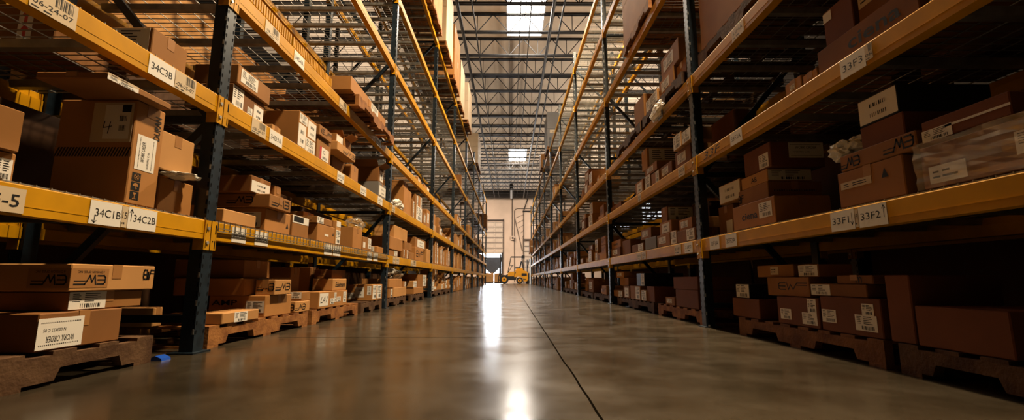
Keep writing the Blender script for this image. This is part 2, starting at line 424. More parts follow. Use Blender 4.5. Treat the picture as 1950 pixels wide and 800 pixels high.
for i, (x, z, r, m) in enumerate(((-1.62, 8.62, .055, 'steel'), (-1.18, 8.66, .025, 'steel'), (1.30, 8.60, .055, 'pipe'), (1.62, 8.65, .03, 'steel'), (.62, 8.67, .02, 'steel'), (.30, 8.67, .015, 'steel'))):
    tubeobj('hanging_sprinkler_pipe', [(x, 6, z), (x, 45.6, z)], r, m, f'long dark pipe running under the joists down the aisle, {ORD[i]} from the leftmost' if False else ['thick black pipe under the joists beside the left racks', 'thin black rod under the joists beside the thick left pipe', 'thick greyish pipe under the joists near the right racks', 'thin black pipe under the joists beside the thick right pipe', 'thin rod under the joists right of the skylights', 'thinnest rod under the joists along the middle of the aisle'][i], 'pipe', group='pipes under the roof joists')
# ------------------------------------------------------------------ racks
FH = 6.35
def frame_meshes(teeth=True):
    pw, pd = .082, .075
    post = MB()
    post.box(0, pd, 0, pw, 0, FH, M['blue'])
    # black teardrop slots on the face; pale edge notches stand in for light through
    if teeth:
        k = 0; z = .1
        while z < FH - .05:
            for yy in (.010, .072):
                post.quad([(-.0008, yy - .003, z), (-.0008, yy + .003, z), (-.0008, yy + .006, z + .016), (-.0008, yy + .002, z + .024), (-.0008, yy - .002, z + .024), (-.0008, yy - .006, z + .016)], M['slot'])
            for ya, ye in ((-.0025, 0), (pw, pw + .0025)): post.box(.003, .012, ya, ye, z, z + .028, M['zinc'] if k % 3 == 0 else M['slot'])
            z += .0508; k += 1
    fp = MB(); fp.box(-.025, .115, -.03, .115, 0, .008, M['blue']); fp.cyl((.02, -.012), 2, .009, .008, .022, M['bolt'], 8)
    lat = []
    z = .18; i = 0
    while z < FH - .3:
        h = MB(); h.box(.075, RD - .075, .022, .060, z - .02, z + .02, M['blue']); lat.append(h.mesh('horizontal_brace'))
        if z + 1.15 < FH:
            d = MB(); a, b = (.08, RD - .08) if i % 2 else (RD - .08, .08)
            d.bar((a, .041, z + .03), (b, .041, z + 1.1), .034, .045, M['blue']); lat.append(d.mesh('diagonal_brace'))
        z += 1.14; i += 1
    return post.mesh('post'), fp.mesh('foot_plate'), lat
POST, FOOT, LAT = frame_meshes()
def upright(s, x_face, y, label, group):
    """an upright frame: front post at the aisle face, rear post one rack depth behind it, braces between"""
    r = empty('upright_frame', (s*x_face, y, 0), label, 'rack upright', group)
    if s < 0: r.scale = (1, 1, 1); r.rotation_euler = (0, 0, PI); r.location = (s*x_face, y + .082, 0)
    link(POST, 'post', r)
    p2 = link(POST, 'post', r); p2.location = (RD, .082, 0); p2.rotation_euler = (0, 0, PI)
    link(FOOT, 'foot_plate', r); f2 = link(FOOT, 'foot_plate', r, (RD - .09, 0, 0))
    for me in LAT: link(me, 'diagonal_brace' if me.name.startswith('diag') else 'horizontal_brace', r)
    return r
def rail_meshes(L):
    b = MB()                                                   # local: x 0 (aisle face) .. RT away from the aisle, y 0..L, z -RH..0
    b.prism([(.0, -RH), (RT, -RH), (RT, -.04), (.048, -.04), (.044, 0), (.002, 0), (0, -.004)], 1, 0, L, M['yellow'])
    b.box(-.0012, .0, 0.002, L - .002, -RH + .03, -RH + .034, M['yellow'])
    c0 = MB()
    c0.box(-.007, -.002, -.041, -.006, -.165, 0, M['yellow']); c0.box(-.007, .055, .0005, .0065, -.165, 0, M['yellow']); c0.box(-.007, -.002, -.006, .002, -.165, 0, M['yellow'])
    c0.box(-.0078, -.007, -.010, -.006, -.072, -.02, M['slot']); c0.box(-.0078, -.007, -.010, -.006, -.155, -.11, M['slot'])
    c0.prism([(-.006, -RH), (.055, -RH), (-.006, -.165)], 1, 0, .006, M['yellow'])
    for z in (-.045, -.125): c0.cyl((-.022, z), 0, .010, -.012, -.007, M['bolt'], 10)
    c1 = MB()
    c1.box(-.007, -.002, L + .006, L + .041, -.165, 0, M['yellow']); c1.box(-.007, .055, L - .0065, L - .0005, -.165, 0, M['yellow']); c1.box(-.007, -.002, L - .002, L + .006, -.165, 0, M['yellow'])
    c1.box(-.0078, -.007, L - .002, L + .008, -.072, -.02, M['slot']); c1.box(-.0078, -.007, L + .002, L + .008, -.155, -.11, M['slot'])
    c1.prism([(-.006, -RH), (.055, -RH), (-.006, -.165)], 1, L - .006, L, M['yellow'])
    c1.cyl((L + .025, -.115), 0, .004, -.0085, -.007, M['slot'], 8)
    return b.mesh('shelf_rail'), c0.mesh('end_connector'), c1.mesh('end_connector')
RM = {}
def rail(s, x, y0, y1, z, label, group, flip=False):
    """flip: the rail on the far side of the rack faces the other way"""
    L = round(y1 - y0 - .090, 4)
    if L not in RM: RM[L] = rail_meshes(L)
    me = RM[L]
    o = link(me[0], 'shelf_rail'); tag(o, label, 'shelf rail', group, 'thing')
    d = s*(-1 if flip else 1)
    o.location = (x, y0 + .086, z)
    if d < 0: o.rotation_euler = (0, 0, PI); o.location = (x, y1 - .004, z)
    link(me[1], 'end_connector', o); link(me[2], 'end_connector', o)
    return o
def deck_meshes(W, D=RD - .02, waterfall=False):
    w = MB(); r = .0022; zt = .0062
    n = int(W/.055)
    for i in range(n + 1):
        y = .006 + (W - .012)*i/n
        w.box(.004, D, y - r, y + r, zt, zt + 2*r, M['wire'])
        if waterfall:
            w.box(-.0165, .004, y - r, y + r, zt, zt + 2*r, M['wire']); w.box(-.0165, -.0115, y - r, y + r, -.052, zt + 2*r, M['wire'])
    k = int(D/.115)
    for i in range(k + 1):
        x = .012 + (D - .024)*i/k
        w.box(x - r, x + r, 0, W, zt - 2*r + .002, zt + .002, M['wire'])
    if waterfall:
        for z in (-.052, -.036): w.box(-.021, -.0165, 0, W, z - r, z + r, M['wire'])
    ch = []
    for f in (.14, .5, .86):
        c = MB(); y = W*f
        c.prism([(y - .032, -.002), (y - .022, -.038), (y + .022, -.038), (y + .032, -.002), (y + .028, -.002), (y + .019, -.034), (y - .019, -.034), (y - .028, -.002)], 0, RT + .002, D - RT, M['zinc'])
        ch.append(c.mesh('support_channel'))
    whole = MB()
    for me in [w.mesh('t')] + ch:
        whole.add([v.co for v in me.vertices], [tuple(p.vertices) for p in me.polygons], me.materials[0])
    return w.mesh('wire_grid'), ch, whole.mesh('wire_deck')
DM = {}
def deck(s, xf, y0, y1, z, label, group, parts=True, waterfall=False):
    W = round(y1 - y0, 3)
    if (W, waterfall) not in DM: DM[W, waterfall] = deck_meshes(W, waterfall=waterfall)
    g, ch, whole = DM[W, waterfall]
    loc = (s*xf, y0 if s > 0 else y1, z); rz = 0 if s > 0 else PI
    if parts:
        r = empty('wire_deck', loc, label, 'wire deck', group); r.rotation_euler = (0, 0, rz)
        link(g, 'wire_grid', r)
        for c in ch: link(c, 'support_channel', r)
    else:
        r = link(whole, 'wire_deck', None, loc); r.rotation_euler = (0, 0, rz); tag(r, label, 'wire deck', group)
    return r
SHELF = ['lowest', 'second', 'third', 'fourth', 'fifth', 'top']
RAILS = {}
for s in (-1, 1):
    n = len(PY[s]); side = SN[s]
    for i, y in enumerate(PY[s]):
        if y < -2: continue
        k = i if s < 0 else i
        upright(s, XS[s], y, f'dark blue rack upright, {ORD[i]} along the {side} aisle side', f'uprights of the {side} racks')
    for b in range(n - 1):
        y0, y1 = PY[s][b], PY[s][b+1]
        for l, z in enumerate(LV[s]):
            tail = f'{SHELF[l]} shelf, {ORD[b]} bay of the {side} racks'
            RAILS[s, b, l] = rail(s, s*XS[s], y0, y1, z, f'yellow rail along the aisle edge, {tail}', f'front rails of the {side} racks')
            if b < 7: rail(s, s*(XS[s] + RD), y0, y1, z, f'yellow rail at the rear edge, {tail}', f'rear rails of the {side} racks', flip=True)
            a, e = y0 + .09, y1 - .008
            if b < 5:
                w = (e - a)/3
                for j in range(3):
                    deck(s, XS[s] + .006, a + j*w + .004, a + (j+1)*w - .004, z, f'wire mesh deck, {ORD[j]} of three, {tail}', f'wire decks of the {side} racks', b < 2, waterfall=(s < 0 and b == 1 and l == 0))
            else:
                deck(s, XS[s] + .006, a, e, z, f'single long wire mesh deck, {tail}', f'wire decks of the {side} racks', False)
    # the rack row standing back to back with this one
    xb = XS[s] + RD + .26
    for i in range(5):
        if PY[s][i] < -2: continue
        upright(s, xb, PY[s][i], f'dark blue upright behind the {side} racks, {ORD[i]} from the camera', f'uprights of the row behind the {side} racks')
    for b in range(4):
        y0, y1 = PY[s][b], PY[s][b+1]
        for l, z in enumerate(LV[s][:3] if s < 0 else LV[s][:4]):
            tail = f'{SHELF[l]} shelf, {ORD[b]} bay of the row behind the {side} racks'
            rail(s, s*xb, y0, y1, z, f'yellow rail, {tail}', f'rails of the row behind the {side} racks')
            deck(s, xb + .006, y0 + .09, y1 - .008, z, f'single wire deck, {tail}', f'wire decks of the row behind the {side} racks', False)
# ------------------------------------------------------------------ rail labels
def rail_label(s, b, l, xa, xb, kind, txt=None, v=(.0, 1.0), mat_='paper'):
    o = RAILS[s, b, l]; z = LV[s][l]; X = s*XS[s]
    Ya, Yb = sorted((y_at(xa, X, z - .05), y_at(xb, X, z - .05)))
    mbx = MB()
    F = Face((X - s*.0014, Ya if s < 0 else Yb, z - RH + .002), (0, -s, 0), (0, 0, 1))
    w, h = Yb - Ya, RH - .008
    y0, y1 = v[0]*h, v[1]*h
    F.slab(mbx, 0, w, y0, y1, M[mat_], 0, .0012)
    H = y1 - y0; e = .0018
    if kind == 'loc': F.text(mbx, txt, w*.10, w*.90, y0 + H*.30, y0 + H*.66, M['ink'], e)
    elif kind in ('locdn', 'locup'):
        ax = w*(.10 if kind == 'locup' else (.16 if s < 0 else .90))
        dn = kind == 'locdn'
        if s > 0: ax = w*.9
        tx = (w*.16, w*.86) if not (s < 0 and dn) else (w*.16, w*.98)
        if s < 0 and not dn: tx = (w*.18, w*.96)
        if s > 0: tx = (w*.08, w*.78)
        F.text(mbx, txt, tx[0], tx[1], y0 + H*.34, y0 + H*.68, M['ink'], e)
        if s < 0 and dn: a0, a1 = y0 + H*.38, y0 + H*.06
        elif dn: a0, a1 = y0 + H*.80, y0 + H*.22
        else: a0, a1 = y0 + H*.36, y0 + H*.90
        F.stroke(mbx, [(ax, a0), (ax, a1)], .003, M['ink'], e)
        dy = (a0 - a1)*.28
        F.stroke(mbx, [(ax - .009, a1 + dy), (ax, a1), (ax + .009, a1 + dy)], .003, M['ink'], e)
    elif kind == 'code':
        F.text(mbx, txt, w*.05, w*.92, y0 + H*.22, y0 + H*.42, M['ink'], e)
        bars(F, mbx, w*.5, w*.92, y0 + H*.5, y0 + H*.95, M['ink'], 12, e); lines(F, mbx, w*.04, w*.7, y0 + H*.04, y0 + H*.16, M['ink'], 1, e)
    elif kind == 'big': F.text(mbx, txt, w*.04, w*.86, y0 + H*.22, y0 + H*.74, M['ink'], e, bold=.01)
    elif kind == 'hand':
        F.text(mbx, txt, w*.08, w*.92, y0 + H*.2, y0 + H*.8, M['ink'], e + .0004, shear=.2)
    elif kind == 'small':
        F.text(mbx, txt, w*.1, w*.9, y0 + H*.42, y0 + H*.72, M['ink'], e); lines(F, mbx, w*.1, w*.8, y0 + H*.1, y0 + H*.3, M['ink'], 1, e)
    inv = o.matrix_basis.inverted()
    me = mbx.mesh('location_label'); me.transform(inv)
    c = link(me, 'location_label', o)
    c['label'] = f'{"faded tan" if mat_ == "old_paper" else "white"} label with black print on the rail'
    return c
bpy.context.view_layer.update()
LB = [(-1, 0, 0, -34, 47, 'big', 'G-5', (.02, .9), 'old_paper'), (-1, 0, 0, 170, 230, 'locdn', '34C1B'), (-1, 0, 0, 231, 242, 'small', '15', (.02, .98), 'old_paper'), (-1, 0, 0, 243, 297, 'locup', '34C2B'),
      (-1, 0, 1, 58, 146, 'code', '06-24-07', (0, 1), 'old_paper'), (-1, 0, 1, 283, 332, 'loc', '34C3B'), (-1, 0, 1, 333, 372, 'code', '-08-25-07', (0, 1), 'old_paper'),
      (-1, 1, 0, 441, 468, 'loc', '34D1A', (.02, .98)), (-1, 1, 0, 485, 510, 'loc', '34D2A', (.02, .98)), (-1, 1, 0, 617, 632, 'loc', '34D1B'), (-1, 1, 0, 634, 648, 'loc', '34D2B'), (-1, 1, 0, 699, 708, 'loc', '34D1C'), (-1, 1, 0, 711, 719, 'loc', '34D2C'),
      (-1, 1, 1, 479, 506, 'code', '-08-26-07', (0, 1), 'old_paper'), (-1, 1, 1, 513, 537, 'loc', '34D3A'), (-1, 1, 1, 642, 655, 'small', '34D3B'), (-1, 1, 1, 686, 697, 'small', '34D3C'), (-1, 1, 1, 719, 728, 'small', '34D3'),
      (-1, 1, 2, 505, 532, 'code', '-08-27-07', (0, 1), 'old_paper'), (-1, 1, 2, 560, 579, 'loc', '34D4A'), (-1, 1, 2, 646, 660, 'code', '08-28', (0, 1), 'old_paper'), (-1, 1, 2, 716, 725, 'small', '34D4'),
      (-1, 2, 0, 748, 753, 'small', '34E1', (0, 1), 'old_paper'), (-1, 2, 0, 754, 760, 'small', '34E2', (0, 1), 'old_paper'), (-1, 2, 1, 746, 752, 'small', '34E3', (0, 1), 'old_paper'), (-1, 2, 0, 782, 792, 'code', '08', (0, 1), 'old_paper'),
      (1, 0, 0, 1583, 1628, 'locdn', '33F1'), (1, 0, 0, 1629, 1635, 'small', '19', (.05, .95), 'old_paper'), (1, 0, 0, 1636, 1690, 'locup', '33F2'), (1, 0, 0, 1352, 1370, 'loc', '33F1A'), (1, 0, 0, 1382, 1403, 'loc', '33F2A'),
      (1, 0, 1, 1601, 1648, 'loc', '33F3'), (1, 0, 1, 1648, 1662, 'code', '08', (.2, 1), 'old_paper'), (1, 0, 1, 1391, 1413, 'loc', '33F3A'), (1, 0, 2, 1394, 1416, 'small', '33F4A', (0, 1), 'old_paper'),
      (1, 1, 0, 1285, 1297, 'small', '33E1', (0, 1), 'old_paper'), (1, 1, 0, 1304, 1319, 'small', '33E2'), (1, 1, 0, 1213, 1221, 'small', '33E1A', (0, 1), 'old_paper'), (1, 1, 0, 1222, 1230, 'small', '33E2A', (0, 1), 'old_paper'),
      (1, 1, 1, 1292, 1304, 'small', '33E3', (0, 1), 'old_paper'), (1, 1, 1, 1215, 1221, 'small', '33E3A', (0, 1), 'old_paper'), (1, 1, 2, 1254, 1262, 'code', '08', (0, 1), 'old_paper')]
for q in LB: rail_label(*q)
def hand33():
    o = RAILS[1, 0, 1]; z = LV[1][1]; X = XS[1]; Ya, Yb = y_at(1372, X, z - .05), y_at(1340, X, z - .05)
    F = Face((X - .0012, Yb, z - RH), (0, -1, 0), (0, 0, 1)); mbx = MB()
    F.text(mbx, '33F', 0, Yb - Ya, .025, .085, M['ink'], .0006, shear=.2)
    me = mbx.mesh('handwritten_mark'); me.transform(o.matrix_basis.inverted()); link(me, 'handwritten_mark', o)
hand33()
# ------------------------------------------------------------------ cartons
def carton_body(L, D, H, m, bev=.004):
    """local: x across (D), y along the aisle (L), z up from 0; folded flaps meet in a seam on top"""
    b = MB(); b.cbox(-D/2, D/2, -L/2, L/2, 0, H, m, bev)
    if L >= D: b.box(-.0015, .0015, -L/2 + .004, L/2 - .004, H - .001, H + .0006, M['seam'])
    else: b.box(-D/2 + .004, D/2 - .004, -.0015, .0015, H - .001, H + .0006, M['seam'])
    return b
def tape_mesh(L, D, H, drop=.06):
    t = MB(); d = min(drop, H*.6); w = min(.024, L*.2, D*.2); e = .0013
    if L >= D:
        t.box(-w, w, -L/2, L/2, H + .0008, H + .0016, M['tape'])
        for y in (-L/2, L/2): t.box(-w, w, y - e if y < 0 else y, y if y < 0 else y + e, H - d, H + .0016, M['tape'])
    else:
        t.box(-D/2, D/2, -w, w, H + .0008, H + .0016, M['tape'])
        for x in (-D/2, D/2): t.box(x - e if x < 0 else x, x if x < 0 else x + e, -w, w, H - d, H + .0016, M['tape'])
    return t.mesh('packing_tape')
def face_of(f, s, L, D, H):
    if f == 'A':                                       # the face towards the aisle
        return (Face((D/2, -L/2, 0), (0, 1, 0), (0, 0, 1)) if s < 0 else Face((-D/2, L/2, 0), (0, -1, 0), (0, 0, 1))), L, H
    return Face((-D/2, -L/2, 0), (1, 0, 0), (0, 0, 1)), D, H      # 'C', the end towards the camera
def decal(par, s, L, D, H, d, rnd):
    f, u0, u1, v0, v1, k = d[:6]; t = d[6] if len(d) > 6 else None; rot = d[7] if len(d) > 7 else 0
    F, w, h = face_of(f, s, L, D, H)
    a0, a1, b0, b1 = u0*w, u1*w, v0*h, v1*h
    W, Hh = a1 - a0, b1 - b0; mbx = MB(); e0 = .0014; nm = 'shipping_label'
    if k == 'ship':
        F.slab(mbx, a0, a1, b0, b1, M['paper'], .0003, e0)
        lines(F, mbx, a0 + W*.08, a1 - W*.08, b0 + Hh*.40, b1 - Hh*.06, M['ink'], max(2, min(5, int(Hh/.02) + 2)), e0 + .0005, rnd)
        bars(F, mbx, a0 + W*.3, a1 - W*.12, b0 + Hh*.08, b0 + Hh*.32, M['ink'], 11, e0 + .0005, rnd)
    elif k == 'bar2':
        F.slab(mbx, a0, a1, b0, b1, M['paper'], .0003, e0)
        for q in (.18, .58):
            bars(F, mbx, a0 + W*.3, a1 - W*.25, b0 + Hh*q, b0 + Hh*(q + .16), M['ink'], 9, e0 + .0005, rnd)
    elif k == 'paper':
        F.slab(mbx, a0, a1, b0, b1, M['paper'], .0003, e0); lines(F, mbx, a0 + W*.1, a1 - W*.2, b0 + Hh*.2, b1 - Hh*.2, M['ink'], 2, e0 + .0005, rnd)
    elif k == 'plain': F.slab(mbx, a0, a1, b0, b1, M['paper'], .0003, e0)
    elif k == 'fade': F.slab(mbx, a0, a1, b0, b1, M['old_paper'], .0003, e0); lines(F, mbx, a0 + W*.1, a1 - W*.1, b0 + Hh*.2, b1 - Hh*.2, M['ink'], 2, e0 + .0005, rnd)
    elif k == 'work':                                  # a work order sheet between dotted rules
        nm = 'work_order_label'
        F.slab(mbx, a0, a1, b0, b1, M['paper'], .0003, e0); e = e0 + .0005
        if rot in (90, 270):
            for q in (.14, .82):
                for i in range(22): F.rect(mbx, a0 + W*q, a0 + W*(q + .035), b0 + Hh*(.06 + .04*i), b0 + Hh*(.08 + .04*i), M['ink'], e)
            F.text(mbx, 'WORK ORDER', a0 + W*.26, a0 + W*.44, b0 + Hh*.24, b0 + Hh*.82, M['ink'], e, rot=90, shear=.2)
            F.text(mbx, 'N 003932 C 05', a0 + W*.58, a0 + W*.68, b0 + Hh*.08, b0 + Hh*.56, M['ink'], e, rot=90)
        else:
            for q in (.12, .84):
                for i in range(22): F.rect(mbx, a0 + W*(.06 + .04*i), a0 + W*(.08 + .04*i), b0 + Hh*q, b0 + Hh*(q + .035), M['ink'], e)
            c = (.22, .42) if rot == 180 else (.58, .78)
            F.text(mbx, 'WORK ORDER', a0 + W*.2, a0 + W*.8, b0 + Hh*c[0], b0 + Hh*c[1], M['ink'], e, rot=rot, shear=.2)
            c = (.56, .66) if rot == 180 else (.34, .44)
            F.text(mbx, 'N 003932 C 05', a0 + W*.12, a0 + W*.6, b0 + Hh*c[0], b0 + Hh*c[1], M['ink'], e, rot=rot)
    elif k == 'text': nm = 'printed_lettering'; F.text(mbx, t, a0, a1, b0, b1, M['ink'], .0012, rot=rot, bold=.015)
    elif k == 'script': nm = 'printed_lettering'; F.text(mbx, t, a0, a1, b0, b1, M['ink'], .0012, rot=rot, shear=.3, bold=.02)
    elif k == 'logo': nm = 'printed_logo'; logo(F, mbx, a0, a1, b0, b1, M['ink'], rot, .0012)
    elif k == 'tapelogo':                              # printed packing tape carrying the logo
        nm = 'printed_tape'; F.slab(mbx, a0, a1, b0, b1, M['tape'], .0003, .001)
        logo(F, mbx, a0 + W*.1, a1 - W*.06, b0 + Hh*.16, b0 + Hh*.66, M['ink'], rot, .0016)
        F.text(mbx, 'A DIVISION OF EIS, INC.', a0 + W*.16, a1 - W*.12, b0 + Hh*.76, b0 + Hh*.90, M['ink'], .0016, rot=rot)
    elif k == 'icons':
        nm = 'printed_icons'; n = 3; h3 = Hh/n
        for i in range(n):
            y = b0 + i*h3
            F.rect(mbx, a0, a1, y + h3*.05, y + h3*.95, M['ink'], .0010); cx, cy = (a0 + a1)/2, y + h3*.5; r = min(W, h3)*.32; k2 = M['card'][0]; w = .0035
            if i == 2:
                F.stroke(mbx, [(cx + r*math.cos(q*PI/8), cy + r*math.sin(q*PI/8)) for q in range(17)], w, k2, .0016)
                F.stroke(mbx, [(cx - r*.6, cy - r*.6), (cx + r*.6, cy + r*.6)], w, k2, .0016); F.stroke(mbx, [(cx - r*.6, cy + r*.6), (cx + r*.6, cy - r*.6)], w, k2, .0016)
            elif i == 1:
                F.quad4(mbx, [(cx + r*1.1*math.cos(q*PI/10), cy + r*1.1*math.sin(q*PI/10)) for q in range(11)], k2, .0016)
                F.stroke(mbx, [(cx, cy), (cx, cy - r*.9), (cx + r*.35, cy - r*1.05), (cx + r*.5, cy - r*.7)], w, k2, .0016)
            else:
                F.quad4(mbx, [(cx - r*.75, cy + r), (cx + r*.75, cy + r), (cx + r*.15, cy), (cx - r*.15, cy)], k2, .0016)
                F.stroke(mbx, [(cx, cy), (cx, cy - r)], w, k2, .0016); F.stroke(mbx, [(cx - r*.6, cy - r), (cx + r*.6, cy - r)], w, k2, .0016)
    elif k == 'arrows':
        nm = 'orientation_label'; F.slab(mbx, a0, a1, b0, b1, M['paper'], .0003, e0); cx = (a0 + a1)/2
        for y in (b0 + Hh*.1, b0 + Hh*.52):
            F.rect(mbx, cx - W*.12, cx + W*.12, y, y + Hh*.22, M['red'], e0 + .0005)
            F.quad4(mbx, [(cx - W*.36, y + Hh*.2), (cx + W*.36, y + Hh*.2), (cx, y + Hh*.40)], M['red'], e0 + .0005)
    elif k == 'pouch':
        nm = 'document_pouch'; F.slab(mbx, a0, a1, b0, b1, M['old_paper'], .0003, .0016); e = .0022
        F.rect(mbx, a0 + W*.3, a1 - W*.06, b0 + Hh*.08, b1 - Hh*.06, M['paper'], e)
        F.rect(mbx, a0 + W*.72, a1 - W*.06, b1 - Hh*.25, b1 - Hh*.06, M['ink'], e + .0004)
        for q in (.28, .52): bars(F, mbx, a0 + W*.68, a0 + W*.86, b0 + Hh*q, b0 + Hh*(q + .14), M['ink'], 8, e + .0004, rnd)
        F.stroke(mbx, [(a0 + W*.32, b0 + Hh*.52), (a0 + W*.30, b0 + Hh*.36), (a0 + W*.5, b0 + Hh*.40)], .004, M['ink'], e + .0004)
        F.stroke(mbx, [(a0 + W*.46, b0 + Hh*.5), (a0 + W*.42, b0 + Hh*.22)], .004, M['ink'], e + .0004)
    elif k == 'band':
        nm = 'printed_tape'; F.slab(mbx, a0, a1, b0, b1, M['tape'], .0003, .001); n = 26
        for i in range(n):
            x = a0 + W*i/n; g = W/n*.55
            F.quad4(mbx, [(x, b0), (x + g, b0), (x + g + Hh*.4, b1), (x + Hh*.4, b1)] if x + g + Hh*.4 < a1 else [(x, b0), (x + g*.4, b0), (x + g*.4, b1), (x, b1)], M['ink'], .0014)
    elif k == 'screen':                                # white panel with a black window
        nm = 'printed_panel'; F.slab(mbx, a0, a1, b0, b1, M['paper'], .0003, e0); F.rect(mbx, a0 + W*.06, a0 + W*.66, b0 + Hh*.16, b1 - Hh*.1, M['ink'], e0 + .0005)
    elif k == 'redlab':
        F.slab(mbx, a0, a1, b0, b1, M['paper'], .0003, e0); F.rect(mbx, a0, a0 + W*.2, b0, b1, M['red'], e0 + .0005)
        F.text(mbx, 'C', a0 + W*.34, a0 + W*.6, b0 + Hh*.5, b0 + Hh*.8, M['ink'], e0 + .0005); bars(F, mbx, a0 + W*.3, a1 - W*.1, b0 + Hh*.1, b0 + Hh*.3, M['ink'], 8, e0 + .0005, rnd)
    elif k == 'tri':
        nm = 'printed_mark'; F.quad4(mbx, [(a0, b0), (a1, b0), ((a0 + a1)/2, b1)], M['ink'], .0010)
    elif k == 'hand': F.slab(mbx, a0, a1, b0, b1, M['paper'], .0003, e0); F.text(mbx, t, a0 + W*.1, a1 - W*.1, b0 + Hh*.25, b0 + Hh*.75, M['ink'], e0 + .0005, shear=.4)
    o = mbx.obj(nm, par)
    return o
def flaps(par, L, D, H, m, ang=.5):
    for k, (ax, sg) in enumerate((('x', 1), ('x', -1), ('y', 1), ('y', -1))):
        f = MB(); w = (L if ax == 'x' else D)/2 - .004; ln = min(L, D)*.42
        c, s_ = math.cos(ang + .25*k*.5), math.sin(ang + .25*k*.5)
        def P(t, a, o): return ((sg*(D/2 - o + t*c), a, H + t*s_) if ax == 'x' else (a, sg*(L/2 - o + t*c), H + t*s_))
        vs = [P(t, a, o) for o in (0, .004) for t, a in ((0, -w), (0, w), (ln, w*.98), (ln, -w*.98))]
        f.add(vs, [(0, 1, 2, 3), (4, 5, 6, 7), (0, 1, 5, 4), (1, 2, 6, 5), (2, 3, 7, 6), (3, 0, 4, 7)], m); f.obj('flap', par)
class Box: pass
BOXES = []
def carton(s, xa, xb, yt, z0, sb, depth, label, dec=(), m=0, group=None, name='cardboard_carton', yaw=0, open_=False, tape=True, top=None, yr=None, cat='carton'):
    """aisle-side face between image columns xa..xb on the plane sb behind the rack face, standing on z0, top edge at image row yt"""
    X = s*(XS[s] + sb)
    if yr: Ya, Yb = yr
    else: Ya, Yb = sorted((y_at(xa, X, z0), y_at(xb, X, z0)))
    if sb < RD:
        for p in PY[s]:
            if Ya < p + .092 and Yb > p - .012:
                if (Ya + Yb)/2 > p + .04: Ya = p + .095
                else: Yb = p - .014
    zt = top if top is not None else z_at(yt, X, Ya)
    L, D, H = Yb - Ya, depth, max(.03, zt - z0)
    mt = M['card'][m] if isinstance(m, int) else M[m]
    o = carton_body(L, D, H, mt).obj(name, None, (s*(XS[s] + sb + depth/2), (Ya + Yb)/2, z0))
    o.rotation_euler = (0, 0, yaw); tag(o, label, cat, group)
    rnd = random.Random(len(BOXES) + 11)
    if tape and not open_ and m not in ('shade_red_card', 'black_card', 'shade_dark_card'): link(tape_mesh(L, D, H), 'packing_tape', o)
    if open_: flaps(o, L, D, H, mt)
    for d in dec: decal(o, s, L, D, H, d, rnd)
    b = Box(); b.o, b.top, b.Ya, b.Yb, b.X, b.L, b.D, b.H = o, z0 + H + .002, Ya, Yb, X, L, D, H
    BOXES.append(b); return b
def pallet(s, y0, y1, z0, label, sb=.03, depth=.98, m='wood', group='wooden pallets'):
    r = empty('wooden_pallet', (s*(XS[s] + sb + depth/2), (y0 + y1)/2, z0), label, 'pallet', group)
    L = y1 - y0; h = PALZ; hb = .016
    for x in (-depth/2 + .02, 0, depth/2 - .02):
        st = MB(); a = L*.13; n = L*.24; zz = h - hb*1.0
        poly = [(-L/2, hb), (-L/2 + a, hb), (-L/2 + a + .02, .062), (-L/2 + a + n - .02, .062), (-L/2 + a + n, hb), (L/2 - a - n, hb), (L/2 - a - n + .02, .062), (L/2 - a - .02, .062), (L/2 - a, hb), (L/2, hb), (L/2, zz), (-L/2, zz)]
        st.prism(poly, 0, x - .02, x + .02, M[m]); st.obj('stringer', r)
    t = MB(); n = max(4, int(L/.16))
    for i in range(n):
        y = -L/2 + (L - .095)*i/(n - 1); t.box(-depth/2, depth/2, y, y + .095, h - hb, h - .001, M[m])
    t.obj('top_deck', r)
    for y in (-L/2, -.05, L/2 - .1):
        t = MB(); t.box(-depth/2, depth/2, y, y + .1, 0, hb, M[m]); t.obj('bottom_board', r)
    return r
def bag(loc, dx, dy, dz, label, m='bag', seed=0, name='plastic_bag', rz=0, cat='plastic bag', sub=4, amp=.35):
    bm = bmesh.new(); bmesh.ops.create_icosphere(bm, subdivisions=sub, radius=1)
    for v in bm.verts:
        n = noise.fractal(v.co*1.7 + Vector((seed*3.1, seed, 0)), 1., 2., 4)
        rdg = abs(noise.noise(v.co*3.3 + Vector((seed, 5, 1))))
        v.co *= 1 + amp*n - .3*rdg
        v.co = Vector((v.co.x*dx/2, v.co.y*dy/2, max(-.8, v.co.z)*dz/1.8))
    z0 = min(v.co.z for v in bm.verts)
    for v in bm.verts: v.co.z -= z0
    me = bpy.data.meshes.new(name); bm.to_mesh(me); bm.free(); me.materials.append(M[m])
    o = link(me, name, None, loc); o.rotation_euler = (0, 0, rz); tag(o, label, cat)
    return o
DKZ = .0130
zs = lambda s, l: LV[s][l] + DKZ
PZ = PALZ + .001
g = 'cartons of the {} shelf in the {} bay of the {} racks'
def G(s, b, l): return f"cartons on the {'floor' if l < 0 else SHELF[l] + ' shelf'}, {ORD[b]} bay of the {SN[s]} racks"
